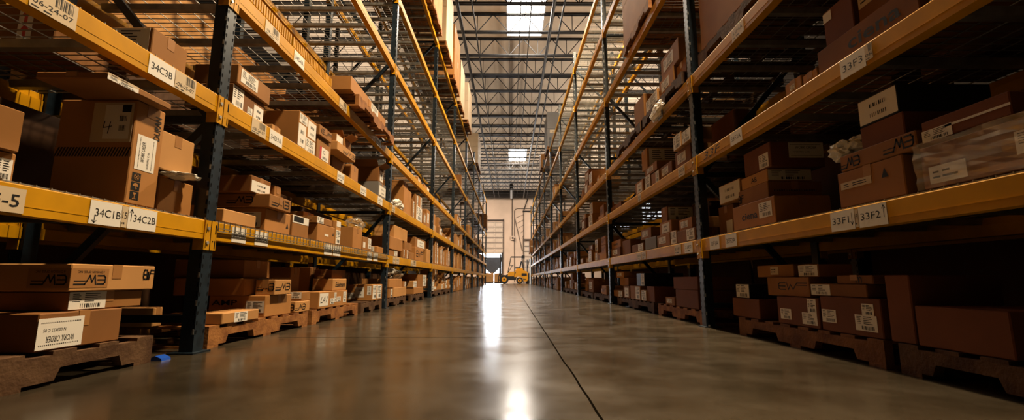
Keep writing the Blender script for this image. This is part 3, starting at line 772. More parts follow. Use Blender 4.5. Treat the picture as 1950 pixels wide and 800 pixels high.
# ---- left racks, first bay
a = carton(-1, 237, 294, 190, zs(-1, 0), .03, .35, 'tall carton with vertical white work order sheet and black handling icons', [('A', .14, .80, .34, .68, 'work', None, 90), ('A', .12, .40, .04, .31, 'icons'), ('A', .66, .88, .68, .92, 'text', 'DURAN', 90), ('C', .44, .97, .58, .97, 'pouch'), ('C', 0, 1, .44, .53, 'band')], 0, G(-1, 0, 0))
carton(-1, 204, 326, 143, a.top, -.02, .30, 'shallow flat carton lying across the top of the tall carton', [('A', .0, .44, .03, .60, 'ship'), ('A', .0, .44, .62, .98, 'fade')], 1, G(-1, 0, 0))
a = carton(-1, 297, 362, 335, zs(-1, 0), .07, .36, 'plain carton beside the tall carton, under an overhanging box', (), 0, G(-1, 0, 0))
carton(-1, 300, 364, 247, a.top + .028, .04, .34, 'plain square carton on another, white plastic sticking out below it', (), 2, G(-1, 0, 0))
bag((-1.715, 2.31, a.top + .001), .16, .20, .024, 'glossy white plastic bag poking out between two stacked cartons', seed=3)
carton(-1, 363, 377, 393, zs(-1, 0), .10, .2, 'tiny carton beside the first yellow connector, lowest left shelf', (), 2, G(-1, 0, 0))
a = carton(-1, -110, 22, 262, zs(-1, 0), .16, .36, 'brown carton at the left edge of the picture with a white label', [('A', .7, .95, .15, .8, 'ship')], 0, G(-1, 0, 0))
carton(-1, -110, 36, 166, a.top, .14, .4, 'plain brown carton on top at the left edge of the picture', (), 1, G(-1, 0, 0))
carton(-1, 286, 352, 52, zs(-1, 1), .06, .26, 'brown carton with white sheet on its end, behind the second rail', [('C', .02, .94, .1, .97, 'ship')], 1, G(-1, 0, 1))
carton(-1, 0, 0, 0, zs(-1, 1), .48, .4, 'carton with red arrow label seen through the mesh deck', [('C', .55, .72, .2, .95, 'arrows')], 3, G(-1, 0, 1), yr=(2.02, 2.32), top=zs(-1, 1) + .24)
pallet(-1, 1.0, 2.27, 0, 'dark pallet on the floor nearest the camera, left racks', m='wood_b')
a = carton(-1, 64, 226, 598, PZ, .05, .6, 'low dark carton on the nearest left pallet with upside-down work order sheet', [('A', .0, .50, .04, .86, 'work', None, 180)], 3, G(-1, 0, -1))
b = carton(-1, 128, 268, 556, a.top, .07, .55, 'flat carton with white shipping sheet in the middle of a three-high pile', [('A', .0, .46, .05, .98, 'ship')], 1, G(-1, 0, -1))
carton(-1, 130, 291, 502, b.top, .05, .6, 'flat carton with upside-down logo tape, top of the nearest left pile', [('A', .0, .40, .12, .84, 'tapelogo', None, 180), ('C', .72, 1.0, .12, .84, 'tapelogo', None, 180), ('A', .84, .99, .42, .85, 'logo', None, 0)], 2, G(-1, 0, -1))
carton(-1, 336, 349, 598, PZ, .32, .2, 'small pale carton behind the first upright, near the floor', (), 2, G(-1, 0, -1), yr=(2.63, 2.70), top=.235)
mb = MB(); mb.prism([(-.03, 0), (.035, 0), (.03, .012), (.0, .024), (-.03, .01)], 1, -.03, .03, M['bluebit']); tag(mb.obj('blue_wrapper', None, (-1.735, 2.33, .0)), 'small shiny blue plastic wrapper on the floor by the first upright', 'wrapper')
# ---- left racks, second bay: floor
pallet(-1, 2.68, 3.97, 0, 'orange-brown notched pallet just past the first upright, left racks')
pallet(-1, 4.05, 5.25, 0, 'orange-brown pallet under labelled cartons, second in the left second bay')
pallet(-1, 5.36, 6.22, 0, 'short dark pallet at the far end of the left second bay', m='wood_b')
carton(-1, 422, 492, 597, PZ, .02, .25, 'long low carton with white sheets beside the first upright', [('A', .30, .66, .02, .96, 'ship')], 2, G(-1, 1, -1))
a = carton(-1, 503, 553, 563, PZ, .04, .4, 'squat carton with a label on its end, carrying a logo box', [('C', .66, .98, .2, .74, 'ship'), ('C', .05, .5, .55, .8, 'text', 'AMP')], 0, G(-1, 1, -1))
carton(-1, 522, 553, 533, a.top, .01, .14, 'small pale carton with logo, standing at the corner of a squat carton', [('C', .1, .98, .3, .78, 'logo', None, 180), ('A', .05, .95, .3, .78, 'logo', None, 180)], 2, G(-1, 1, -1))
b = carton(-1, 0, 0, 0, a.top, .17, .5, 'plain carton behind the small logo box in the left second bay', (), 0, G(-1, 1, -1), yr=(3.24, 3.62), top=.40)
carton(-1, 0, 0, 0, b.top, .22, .5, 'dark carton topping the floor pile behind the small logo box', (), 1, G(-1, 1, -1), yr=(3.30, 3.66), top=.535)
carton(-1, 549, 566, 509, PZ, .30, .35, 'tall carton behind the first left pallet pile, half in shadow', (), 0, G(-1, 1, -1))
carton(-1, 586, 603, 509, PZ, .30, .35, 'tall plain carton in the middle of the left second bay floor', (), 0, G(-1, 1, -1))
a = carton(-1, 561, 589, 575, PZ, .03, .12, 'flat logo carton at the far end of the orange-brown pallet', [('A', .04, .7, .2, .75, 'logo', None, 180), ('C', .1, .95, .2, .75, 'logo', None, 180)], 2, G(-1, 1, -1))
carton(-1, 574, 590, 556, a.top, .04, .13, 'small carton with white sheet on top of a flat logo carton', [('C', .1, .98, .25, .98, 'ship')], 1, G(-1, 1, -1))
a = carton(-1, 606, 660, 556, PZ, .03, .22, 'wide carton with five white labels on the second left pallet', [('A', .02, .30, .14, .90, 'hand', 'LA1'), ('A', .36, .50, .2, .55, 'ship'), ('A', .5, .58, .3, .9, 'ship'), ('A', .60, .74, .3, .62, 'ship'), ('A', .84, .96, .2, .9, 'ship')], 0, G(-1, 1, -1))
b = carton(-1, 633, 659, 531, a.top, .05, .2, 'small carton with printed script name on top of the five-label carton', [('A', .18, .9, .3, .7, 'script', 'Edelmann')], 2, G(-1, 1, -1))
carton(-1, 0, 0, 0, b.top, .1, .18, 'plain carton on the script-printed carton under the lowest left shelf', (), 3, G(-1, 1, -1), yr=(4.62, 5.0), top=.49)
carton(-1, 708, 727, 542, PZ, .03, .32, 'carton by the second left upright with big white sheets on its end', [('C', .02, .34, .12, .50, 'hand', '2WA'), ('C', .34, .68, .2, .85, 'bar2'), ('C', .80, .96, .35, .9, 'ship'), ('A', .05, .4, .1, .95, 'ship'), ('A', .5, .9, .1, .95, 'ship')], 0, G(-1, 1, -1))
# ---- left racks, second bay: lowest shelf
carton(-1, 424, 486, 397, zs(-1, 0), .02, .14, 'shallow carton just past the first upright on the wire deck', (), 2, G(-1, 1, 0), open_=False)
a = carton(-1, 503, 551, 396, zs(-1, 0), .04, .38, 'large carton with white end label carrying a logo carton', [('C', .42, .92, .15, .82, 'ship'), ('A', .82, .92, .30, .55, 'tri')], 0, G(-1, 1, 0))
b = carton(-1, 513, 553, 369, a.top, .0, .42, 'flat carton with upside-down logos on its end and side', [('A', .1, .92, .22, .8, 'logo', None, 180), ('C', .28, .72, .28, .8, 'logo', None, 180)], 1, G(-1, 1, 0))
carton(-1, 477, 514, 333, b.top, .1, .3, 'carton with a big white panel on top of the flat logo carton', [('A', .02, .95, .05, .72, 'bar2')], 3, G(-1, 1, 0))
carton(-1, 521, 534, 353, b.top, .12, .16, 'small plain carton beside the white panelled one on the logo carton', (), 1, G(-1, 1, 0))
a = carton(-1, 555, 586, 408, zs(-1, 0), .04, .3, 'carton with a black and white printed panel along its upper edge', [('A', .0, .98, .64, .99, 'screen')], 1, G(-1, 1, 0))
carton(-1, 577, 597, 402, a.top, .2, .3, 'plain carton resting behind the black panel print carton', (), 2, G(-1, 1, 0))
a = carton(-1, 603, 636, 425, zs(-1, 0), .05, .3, 'square carton with small torn label in the middle of the wire-fronted shelf', [('A', .4, .62, .38, .5, 'plain'), ('A', .86, .95, .5, .68, 'tri')], 0, G(-1, 1, 0))
carton(-1, 603, 632, 411, a.top, .05, .14, 'low carton with white sheet on top of the square torn-label carton', [('A', .02, .42, .05, .98, 'ship')], 1, G(-1, 1, 0))
carton(-1, 638, 647, 420, zs(-1, 0), .05, .1, 'narrow upright carton faced with long white label', [('A', .05, .95, .05, .62, 'ship'), ('A', .1, .95, .76, .98, 'plain')], 2, G(-1, 1, 0))
a = carton(-1, 671, 688, 432, zs(-1, 0), .05, .34, 'bulky plain carton past the middle of the wire-fronted shelf', (), 0, G(-1, 1, 0))
carton(-1, 690, 706, 450, zs(-1, 0), .05, .2, 'carton with two white labels beneath a clear plastic bag', [('A', .05, .3, .2, .6, 'plain'), ('A', .62, .98, .2, .95, 'ship')], 1, G(-1, 1, 0))
bag((-1.82, 5.30, a.top - .0), .16, .50, .13, 'crumpled clear plastic bag with papers on cartons of the wire-fronted shelf', 'film', seed=5)
carton(-1, 717, 733, 469, zs(-1, 0), .05, .22, 'low carton beside the second left upright, white label on its side', [('C', .35, .85, .15, .95, 'ship')], 0, G(-1, 1, 0))
# ---- second shelf
a = carton(-1, 441, 500, 158, zs(-1, 1), .05, .3, 'carton with three white labels under a tipped carton by the first upright', [('A', .0, .32, .1, .95, 'ship'), ('A', .46, .62, .05, .42, 'ship'), ('A', .66, .98, .05, .7, 'bar2')], 3, G(-1, 1, 1))
carton(-1, 452, 513, 122, a.top, .03, .28, 'carton with square white sheet atop another beside the first upright', [('A', .08, .58, .2, .9, 'ship')], 1, G(-1, 1, 1))
carton(-1, 517, 533, 236, zs(-1, 1), .12, .2, 'little carton between the labelled stack and the large white-labelled carton', (), 2, G(-1, 1, 1))
carton(-1, 566, 599, 210, zs(-1, 1), .04, .40, 'large carton whose aisle side is covered in white labels', [('A', .02, .45, .70, .95, 'ship'), ('A', .0, .40, .05, .66, 'bar2'), ('A', .42, .98, .02, .40, 'ship'), ('A', .5, .98, .45, .92, 'bar2')], 0, G(-1, 1, 1))
a = carton(-1, 602, 628, 257, zs(-1, 1), .04, .3, 'carton with red-edged white label on the second left shelf', [('A', .2, .85, .08, .62, 'redlab')], 1, G(-1, 1, 1))
carton(-1, 608, 631, 236, a.top, .02, .3, 'carton with black logo resting on the red-edged label carton', [('A', .12, .98, .3, .75, 'logo', None, 0)], 1, G(-1, 1, 1))
a = carton(-1, 668, 681, 312, zs(-1, 1), .05, .36, 'plain carton supporting a wide flat logo carton on the second shelf', (), 0, G(-1, 1, 1))
carton(-1, 0, 0, 0, zs(-1, 1), .12, .3, 'shadowed plain carton under the near half of the flat logo carton', (), 1, G(-1, 1, 1), yr=(4.50, 4.86), top=a.top - .002)
b = carton(-1, 642, 676, 268, a.top, .0, .34, 'flat logo carton overhanging the plain carton below it', [('A', .3, .98, .2, .7, 'logo', None, 180)], 2, G(-1, 1, 1))
carton(-1, 640, 652, 253, b.top, .05, .2, 'small white-faced carton on the overhanging flat logo carton', [('A', .02, .98, .05, .9, 'plain')], 1, G(-1, 1, 1))
carton(-1, 655, 668, 262, b.top, .05, .2, 'small open carton with white paper flap beside the white-faced one', (), 0, G(-1, 1, 1), open_=True)
a = carton(-1, 720, 737, 345, zs(-1, 1), .05, .42, 'film-wrapped carton at the foot of the second left upright stack', [('A', .1, .95, .2, .8, 'bar2')], 'grey_card', G(-1, 1, 1))
carton(-1, 720, 730, 317, a.top, .06, .34, 'open-topped carton on the film-wrapped carton, white label facing the aisle', [('A', .3, .9, .1, .8, 'bar2')], 3, G(-1, 1, 1), open_=True)
# ---- third shelf
pallet(-1, 4.55, 6.0, zs(-1, 2), 'pale pallet overhanging the third left shelf, carrying two big cartons', sb=-.10, m='wood')
zp = zs(-1, 2) + PZ
a = carton(-1, 668, 701, 144, zp, -.05, .5, 'large plain carton on the overhanging pallet of the third left shelf', (), 0, G(-1, 1, 2))
carton(-1, 0, 0, 0, zp, -.05, .5, 'large carton with hanging white sheet on the overhanging pallet', [('A', .12, .52, .22, .95, 'ship')], 0, G(-1, 1, 2), yr=(a.Yb + .02, a.Yb + .72), top=a.top - .01)
carton(-1, 0, 0, 0, a.top, .32, .22, 'small carton with white label atop the large plain carton', [('C', .1, .75, .1, .9, 'plain')], 1, G(-1, 1, 2), yr=(a.Ya + .02, a.Ya + .3), top=a.top + .1)
for k, (y0, y1) in enumerate(((2.64, 3.30), (3.32, 4.10))):
    mb = MB(); n = int((y1 - y0)/.03)
    mb.box(-.012, 0, y0 - 2.6, y1 - 2.6, 0, .085, M['yellow'])
    for i in range(n): mb.box(0, .006, y0 - 2.6 + i*(y1 - y0)/n, y0 - 2.6 + (i + .55)*(y1 - y0)/n, .004, .082, M['yellow'])
    tag(mb.obj('edge_guard', None, (-1.712, 2.6, zs(-1, 2) - .005)), f'yellow ribbed guard strip standing on the third left rail, {ORD[k]} from the upright', 'guard strip', 'ribbed guard strips')
# ---- left racks, third bay (hand-placed)
def row(s, b, l, spec, z0=None, grp=None):
    """spec: (xa, xb, ytop, setback, depth, material, kind of label, words)"""
    z0 = zs(s, l) if z0 is None else z0; out = []
    for q in spec:
        xa, xb, yt, sb, dp, m, kk, words = q[:8]; base = z0
        if len(q) > 8: base = out[q[8]].top
        dec = {'n': [], 's': [('A', .15, .7, .25, .8, 'ship')], 'b': [('A', .2, .85, .1, .85, 'bar2')], 'c': [('C', .3, .85, .3, .85, 'ship')], 'p': [('A', .02, .98, .04, .96, 'ship')], 'l': [('A', .1, .9, .3, .75, 'logo')], 't': [('A', .55, .95, .05, .95, 'ship')], 'cc': [('C', .05, .95, .05, .95, 'ship')], 'ci': [('A', .15, .7, .35, .7, 'text', 'ciena')]}[kk]
        out.append(carton(s, xa, xb, yt, base, sb, dp, words, dec, m, grp or G(s, b, l)))
    return out
row(-1, 2, 1, [(768, 782, 355, .05, .36, 0, 'n', 'big carton just beyond the second left upright, second shelf'),
               (767, 776, 343, .08, .36, 1, 'n', 'dark carton lying on the big carton beyond the second left upright', 0),
               (751, 762, 374, .03, .12, 1, 's', 'small carton in front of the big one, second shelf, left third bay') if False else (784, 788, 380, .04, .2, 1, 't', 'slim carton between big and white-fronted cartons, left third bay'),
               (792, 803, 389, .03, .3, 2, 'p', 'pale low carton with white front, second shelf, left third bay'),
               (791, 796, 369, .05, .24, 1, 't', 'upright carton with white strip on the pale low carton', 3),
               (797, 803, 372, .05, .24, 0, 't', 'second upright carton with white strip on the pale low carton', 3),
               (806, 811, 404, .04, .3, 1, 's', 'carton near the third left upright, second shelf'),
               (812, 818, 398, .04, .3, 0, 's', 'carton touching the third left upright, second shelf')])
o = bag((-1.80, 7.05, zs(-1, 1)), .2, .42, .17, 'crumpled white paper bag in front of the big carton, left third bay', 'bag', 9)
row(-1, 2, 0, [(741, 757, 474, .04, .4, 1, 't', 'wide carton by the second left upright, lowest shelf, third bay'),
               (742, 766, 449, .03, .4, 0, 'n', 'brown carton with scuffed side on the wide carton, left third bay', 0),
               (750, 775, 428, .06, .3, 2, 'n', 'tilting top carton of the stack beyond the second left upright', 1),
               (767, 770, 474, .03, .3, 1, 't', 'small carton with white strip, second along the lowest shelf'),
               (772, 777, 475, .03, .3, 0, 't', 'small carton with white label, third along the lowest shelf, left third bay'),
               (779, 788, 480, .03, .3, 1, 'n', 'low plain carton past the middle of the left third bay'),
               (770, 784, 460, .05, .3, 1, 'n', 'flat carton bridging two small ones, lowest shelf, left third bay', 4),
               (790, 806, 470, .03, .34, 0, 'l', 'flat carton with logo near the third left upright, lowest shelf'),
               (790, 810, 451, .05, .34, 1, 'b', 'white-labelled carton on the flat logo carton, lowest shelf, left third bay', 7),
               (812, 819, 474, .03, .3, 2, 'n', 'square carton touching the third left upright, lowest shelf')])
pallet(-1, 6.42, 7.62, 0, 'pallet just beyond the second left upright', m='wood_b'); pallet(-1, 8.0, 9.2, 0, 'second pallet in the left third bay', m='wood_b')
row(-1, 2, -1, [(739, 747, 550, .04, .3, 1, 't', 'carton with white strip on the floor pallet beyond the second left upright'),
                (749, 773, 548, .03, .4, 2, 'n', 'wide pale carton on the pallet beyond the second left upright'),
                (741, 765, 531, .04, .4, 0, 'n', 'wide carton on top of the pale one, left third bay floor', 1),
                (767, 773, 536, .05, .4, 1, 't', 'carton with white strip beside the wide top carton', 1),
                (788, 806, 548, .03, .4, 0, 'n', 'wide low carton on the second pallet, left third bay'),
                (787, 793, 535, .04, .3, 2, 'p', 'small white-fronted carton on the wide low carton', 4),
                (795, 812, 522, .06, .3, 1, 't', 'tall leaning carton with white strips near the third left upright', 4)], PZ)
bag((-1.95, 7.5, .402), .35, .7, .16, 'white plastic sheet bunched on floor cartons of the left third bay', 'bag', 4)
# ---- right racks, first bay: lowest shelf
a = carton(1, 1398, 1478, 372, zs(1, 0), .03, .36, 'carton with lower-case brand print and white label, lowest right shelf', [('A', .24, .62, .34, .62, 'text', 'ciena'), ('A', .66, .94, .28, .86, 'ship')], 0, G(1, 0, 0))
b = carton(1, 1408, 1464, 345, a.top, .06, .36, 'carton with dark stripe on its end, second up beside the brand print', [('C', .1, .9, .42, .5, 'band'), ('A', .0, .18, .2, .7, 'logo', None, 0)], 1, G(1, 0, 0))
c = carton(1, 1413, 1462, 321, b.top, .07, .30, 'flat carton with white sheet on its end, third in the pile', [('C', .02, .98, .1, .92, 'ship'), ('A', .4, .62, .3, .7, 'text', 'AB')], 2, G(1, 0, 0))
carton(1, 1419, 1469, 269, c.top, .07, .36, 'large shade-reddened carton topping the pile, work order sheet on its end', [('A', .58, .92, .05, .62, 'ship'), ('C', .34, .98, .34, .95, 'work', None, 0)], 'shade_red_card', G(1, 0, 0))
a = carton(1, 1368, 1400, 387, zs(1, 0), .16, .3, 'small dark carton behind the brand print carton, by the right upright', [('A', .5, .9, .1, .5, 'plain')], 3, G(1, 0, 0))
carton(1, 1371, 1411, 339, a.top, .11, .2, 'white-fronted carton by the first right upright with black smudges', [('A', .02, .98, .04, .96, 'bar2')], 2, G(1, 0, 0))
a = carton(1, 1601, 1727, 293, zs(1, 0), .03, .4, 'broad carton with small black triangle, base of a stack on the lowest shelf', [('A', .70, .80, .55, .8, 'tri'), ('A', .05, .55, .5, .7, 'fade')], 1, G(1, 0, 0))
b = carton(1, 1602, 1747, 247, a.top, .03, .40, 'long carton with two dark logos, middle of the same stack', [('A', .0, .30, .15, .75, 'logo', None, 180), ('A', .62, .98, .2, .85, 'logo', None, 180)], 1, G(1, 0, 0))
c = carton(1, 1642, 1724, 211, b.top, .05, .36, 'shade-reddened carton below the barcode-covered one on the lowest right shelf', (), 'shade_red_card', G(1, 0, 0))
carton(1, 1638, 1712, 159, c.top, .05, .42, 'top carton whose side is one sheet of barcodes', [('A', .02, .99, .05, .95, 'bar2')], 'black_card', G(1, 0, 0))
bag((1.78, 2.28, b.top), .18, .2, .12, 'crumpled white plastic bag on the long two-logo carton', 'bag', 2)
a = carton(1, 0, 0, 0, zs(1, 0), .02, .45, 'large film-wrapped carton with two white labels at the right edge', [('A', .06, .34, .1, .5, 'paper'), ('A', .66, .9, .3, .75, 'ship')], 'shade_red_card', G(1, 0, 0), yr=(1.26, 1.785), top=zs(1, 0) + .17)
w = MB(); bm = bmesh.new(); bmesh.ops.create_cube(bm, size=1); bmesh.ops.subdivide_edges(bm, edges=bm.edges, cuts=9, use_grid_fill=True)
for v in bm.verts:
    n = noise.fractal(v.co*5 + Vector((2, 7, 1)), 1, 2, 4)*.012 + .008
    p = Vector((v.co.x*(a.D + .012), v.co.y*(a.L + .02), v.co.z*(a.H + .008) + a.H/2 + .004)); d = v.co.normalized(); p += d*abs(n); v.co = Vector((p.x, p.y, max(p.z, .001)))
me = bpy.data.meshes.new('stretch_film'); bm.to_mesh(me); bm.free(); me.materials.append(M['film']); link(me, 'stretch_film', a.o)
carton(1, 1758, 1928, 172, a.top + .022, .04, .4, 'long carton with a light tape strip lying on the film-wrapped carton', [('A', .0, .38, .0, .55, 'ship'), ('A', .3, 1.0, .42, .52, 'plain')], 'shade_red_card', G(1, 0, 0))
# second shelf
a = carton(1, 1560, 1752, 0, zs(1, 1), .03, .4, 'wide carton with lower-case brand print on the second right shelf', [('A', .36, .86, .22, .72, 'text', 'ciena')], 3, G(1, 0, 1), top=zs(1, 1) + .13)
b = carton(1, 1574, 1628, 0, a.top, .06, .3, 'tall carton standing on the wide brand print carton', [('A', .0, .3, .7, .95, 'plain')], 'shade_red_card', G(1, 0, 1), top=a.top + .21)
carton(1, 1638, 1745, 0, a.top, .08, .3, 'dark carton with white sheet beside the tall one, second right shelf', [('A', .02, .5, .55, .98, 'fade'), ('A', .5, .8, .3, .6, 'text', 'ZN')], 3, G(1, 0, 1), top=a.top + .17)
carton(1, 1497, 1527, 142, zs(1, 1), .04, .2, 'low pale carton, farther of two before the brand print carton', [('A', .3, .6, .3, .7, 'ship')], 2, G(1, 0, 1))
carton(1, 1530, 1557, 128, zs(1, 1), .04, .2, 'low pale carton, nearer of two before the brand print carton', (), 2, G(1, 0, 1))
carton(1, 1346, 1402, 208, zs(1, 1), .42, .22, 'shade-reddened carton by the first right upright on the second shelf', (), 'shade_red_card', G(1, 0, 1))
pallet(1, 2.55, 3.78, zs(1, 2), 'dark pallet on the third right shelf over the first upright', sb=.02, m='wood_b')
carton(1, 0, 0, 0, zs(1, 2) + PZ, .03, .7, 'big brown carton on the dark pallet of the third right shelf', (), 1, G(1, 0, 2), yr=(2.72, 3.72), top=2.95)
# floor
pallet(1, 2.12, 3.44, 0, 'reddish pallet on the floor before the first right upright', sb=.05, m='wood_c'); pallet(1, .9, 2.04, 0, 'dark pallet on the floor at the right edge', sb=.05, m='wood_b')
a = carton(1, 1397, 1448, 571, PZ, .06, .4, 'low carton at the far end of the reddish right pallet', (), 'shade_red_card', G(1, 0, -1))
carton(1, 1403, 1428, 541, a.top, .08, .3, 'black carton with white sheet facing the aisle, on a low carton', [('A', .02, .98, .04, .96, 'ship')], 'black_card', G(1, 0, -1))
a = carton(1, 1483, 1563, 569, PZ, .06, .4, 'shade-dark carton with two white labels, farther of the pair on the floor', [('A', .08, .36, .18, .56, 'ship'), ('A', .62, .95, .1, .5, 'ship'), ('A', .76, .95, .5, .98, 'ship')], 'shade_red_card', G(1, 0, -1))
b = carton(1, 1567, 1684, 570, PZ, .06, .4, 'shade-dark carton with two white labels, nearer of the pair on the floor', [('A', .02, .28, .25, .62, 'ship'), ('A', .60, .93, .15, .56, 'ship'), ('A', .72, .90, .56, .86, 'ship')], 'shade_red_card', G(1, 0, -1))
c = carton(1, 1463, 1543, 528, a.top, .09, .36, 'carton with right-way-up dark logo on the farther two-label carton', [('A', .28, .96, .34, .72, 'logo', None, 0)], 1, G(1, 0, -1))
carton(1, 1443, 1512, 503, c.top, .12, .2, 'flat carton on the upright logo carton, farther of two', [('A', .4, .62, .2, .85, 'fade')], 1, G(1, 0, -1))
carton(1, 1521, 1559, 503, c.top, .12, .2, 'flat carton with white sheet, nearer of two on the logo carton', [('A', .02, .98, .05, .95, 'ship')], 0, G(1, 0, -1))
c = carton(1, 1546, 1652, 542, b.top, .07, .3, 'long flat carton with white sheet on the nearer two-label carton', [('A', .0, .38, .05, .95, 'ship')], 3, G(1, 0, -1))
carton(1, 1594, 1663, 524, c.top, .08, .25, 'small dark carton with a black letter on its side, near the floor', [('A', .55, .72, .15, .85, 'text', 'm')], 3, G(1, 0, -1))
carton(1, 1698, 1746, 524, PZ, .06, .4, 'tall narrow shade-reddened carton standing on the floor pallet', (), 'shade_red_card', G(1, 0, -1))
carton(1, 1750, 1936, 594, PZ, .06, .5, 'long low shade-dark carton at the right edge near the floor', (), 'shade_red_card', G(1, 0, -1))
# ---- right racks, second bay
pallet(1, 4.1, 5.4, zs(1, 2), 'dark pallet on the third right shelf past the first upright', sb=-.01, m='wood_b'); pallet(1, 5.5, 6.8, zs(1, 2), 'second dark pallet on the third right shelf, second bay', sb=-.01, m='wood_b')
zp = zs(1, 2) + PZ
v = row(1, 1, 2, [(1257, 1283, 125, .02, .3, 0, 's', 'carton with white label near the first right upright, third shelf'),
                  (1260, 1293, 70, .03, .34, 1, 's', 'carton with big white label on top of another, third right shelf', 0),
                  (1209, 1227, 178, .0, .4, 1, 'n', 'tall open-looking carton on the third right shelf, second bay'),
                  (1231, 1252, 168, .0, .3, 2, 'p', 'carton covered by a hanging white sheet, third right shelf')], zp)
carton(1, 0, 0, 0, zp, .05, .3, 'small carton with white end label next to the first right upright', [('C', .05, .95, .1, .95, 'ship')], 1, G(1, 1, 2), yr=(4.12, 4.36), top=zp + .16)
bag((XS[1] - .044, 4.75, LV[1][2] - .10), .05, .42, .17, 'shiny white plastic bag hanging over the third right rail', 'bag', 6, name='hanging_plastic_bag')
v = row(1, 1, 1, [(1287, 1316, 272, .04, .34, 3, 's', 'big dark carton by the first right upright, second shelf'),
                  (1283, 1297, 250, .0, .2, 2, 'p', 'white-fronted carton, farther of two on the big dark carton', 0),
                  (1299, 1315, 240, .0, .2, 2, 'p', 'white-fronted carton, nearer of two on the big dark carton', 0),
                  (1258, 1280, 305, .04, .3, 3, 's', 'dark carton with label, middle of the second right shelf'),
                  (1229, 1239, 330, .03, .26, 1, 'p', 'carton with white front, farther of two small ones, second right shelf'),
                  (1241, 1256, 322, .03, .26, 1, 't', 'carton with white strip, nearer of two small ones, second right shelf'),
                  (1229, 1251, 305, .05, .26, 1, 's', 'flat carton spanning the two small ones, second right shelf', 4),
                  (1223, 1233, 281, .06, .54, 2, 'cc', 'long white-ended carton crossing the top of the pile', 6),
                  (1211, 1225, 322, .03, .3, 0, 'b', 'tall carton with white labels, second right shelf') if False else (1211, 1225, 340, .03, .3, 0, 'b', 'carton with white labels past the pile, second right shelf'),
                  (1186, 1207, 375, .05, .3, 1, 'n', 'low carton, nearer of two near the second right upright'),
                  (1164, 1183, 383, .05, .3, 3, 'n', 'low carton, farther of two near the second right upright')])
row(1, 1, 0, [(1290, 1325, 432, .03, .36, 3, 't', 'carton with white strip by the first right upright, lowest shelf'),
              (1294, 1318, 412, .06, .3, 0, 's', 'carton with torn white label on top by the first right upright', 0),
              (1278, 1289, 438, .03, .3, 2, 'p', 'white-fronted carton near the first right upright, lowest shelf'),
              (1252, 1276, 443, .03, .34, 1, 's', 'carton with label below two others, lowest right shelf, second bay'),
              (1257, 1279, 418, .05, .34, 0, 'b', 'carton with printed side lying over the labelled one', 3),
              (1260, 1271, 393, .08, .3, 1, 'cc', 'top carton with white end on the printed-side carton', 4),
              (1229, 1250, 449, .03, .34, 'grey_card', 'n', 'film-wrapped grey carton, middle of the lowest right shelf'),
              (1221, 1240, 432, .06, .3, 1, 's', 'carton with white label lying on the film-wrapped grey one', 6),
              (1204, 1226, 462, .03, .3, 3, 't', 'dark carton with shiny white strips, lowest right shelf'),
              (1186, 1201, 455, .05, .34, 3, 'n', 'big dark carton, lowest shelf, before the second right upright'),
              (1164, 1181, 470, .03, .3, 3, 's', 'low dark carton touching the second right upright'),
              (1164, 1182, 455, .04, .3, 0, 'ci', 'small carton with brand print touching the second right upright', 10)])
pallet(1, 4.05, 5.3, 0, 'pallet on the floor just past the first right upright', sb=.05); pallet(1, 5.45, 7.3, 0, 'long dark pallet on the floor of the right second bay', sb=.05, m='wood_b')
row(1, 1, -1, [(1288, 1331, 553, .06, .4, 'shade_red_card', 'n', 'large shade-reddened carton on the floor past the first right upright'),
               (1283, 1329, 527, .06, .4, 'shade_red_card', 'n', 'large shade-reddened carton stacked on a similar one', 0),
               (1268, 1285, 567, .06, .2, 1, 's', 'small carton with pale label on the floor, right second bay'),
               (1233, 1247, 546, .06, .3, 'shade_red_card', 'n', 'shade-reddened carton with black side, right second bay floor'),
               (1222, 1231, 553, .05, .3, 2, 'p', 'narrow white-fronted carton on the floor, right second bay'),
               (1201, 1220, 545, .05, .3, 1, 't', 'carton with white vertical label on the floor, right second bay'),
               (1188, 1199, 545, .05, .3, 3, 'b', 'carton with bluish-white label on the floor, right second bay'),
               (1167, 1186, 554, .05, .3, 1, 't', 'low carton nearest the second right upright on the floor'),
               (1213, 1228, 520, .07, .5, 'black_card', 't', 'big black carton with shiny white strip, right second bay', 5),
               (1181, 1197, 529, .08, .3, 1, 'n', 'carton on the bluish-white label carton, right second bay', 6),
               (1174, 1188, 517, .08, .3, 0, 's', 'topmost pale carton of the pile near the second right upright', 9)], PZ)
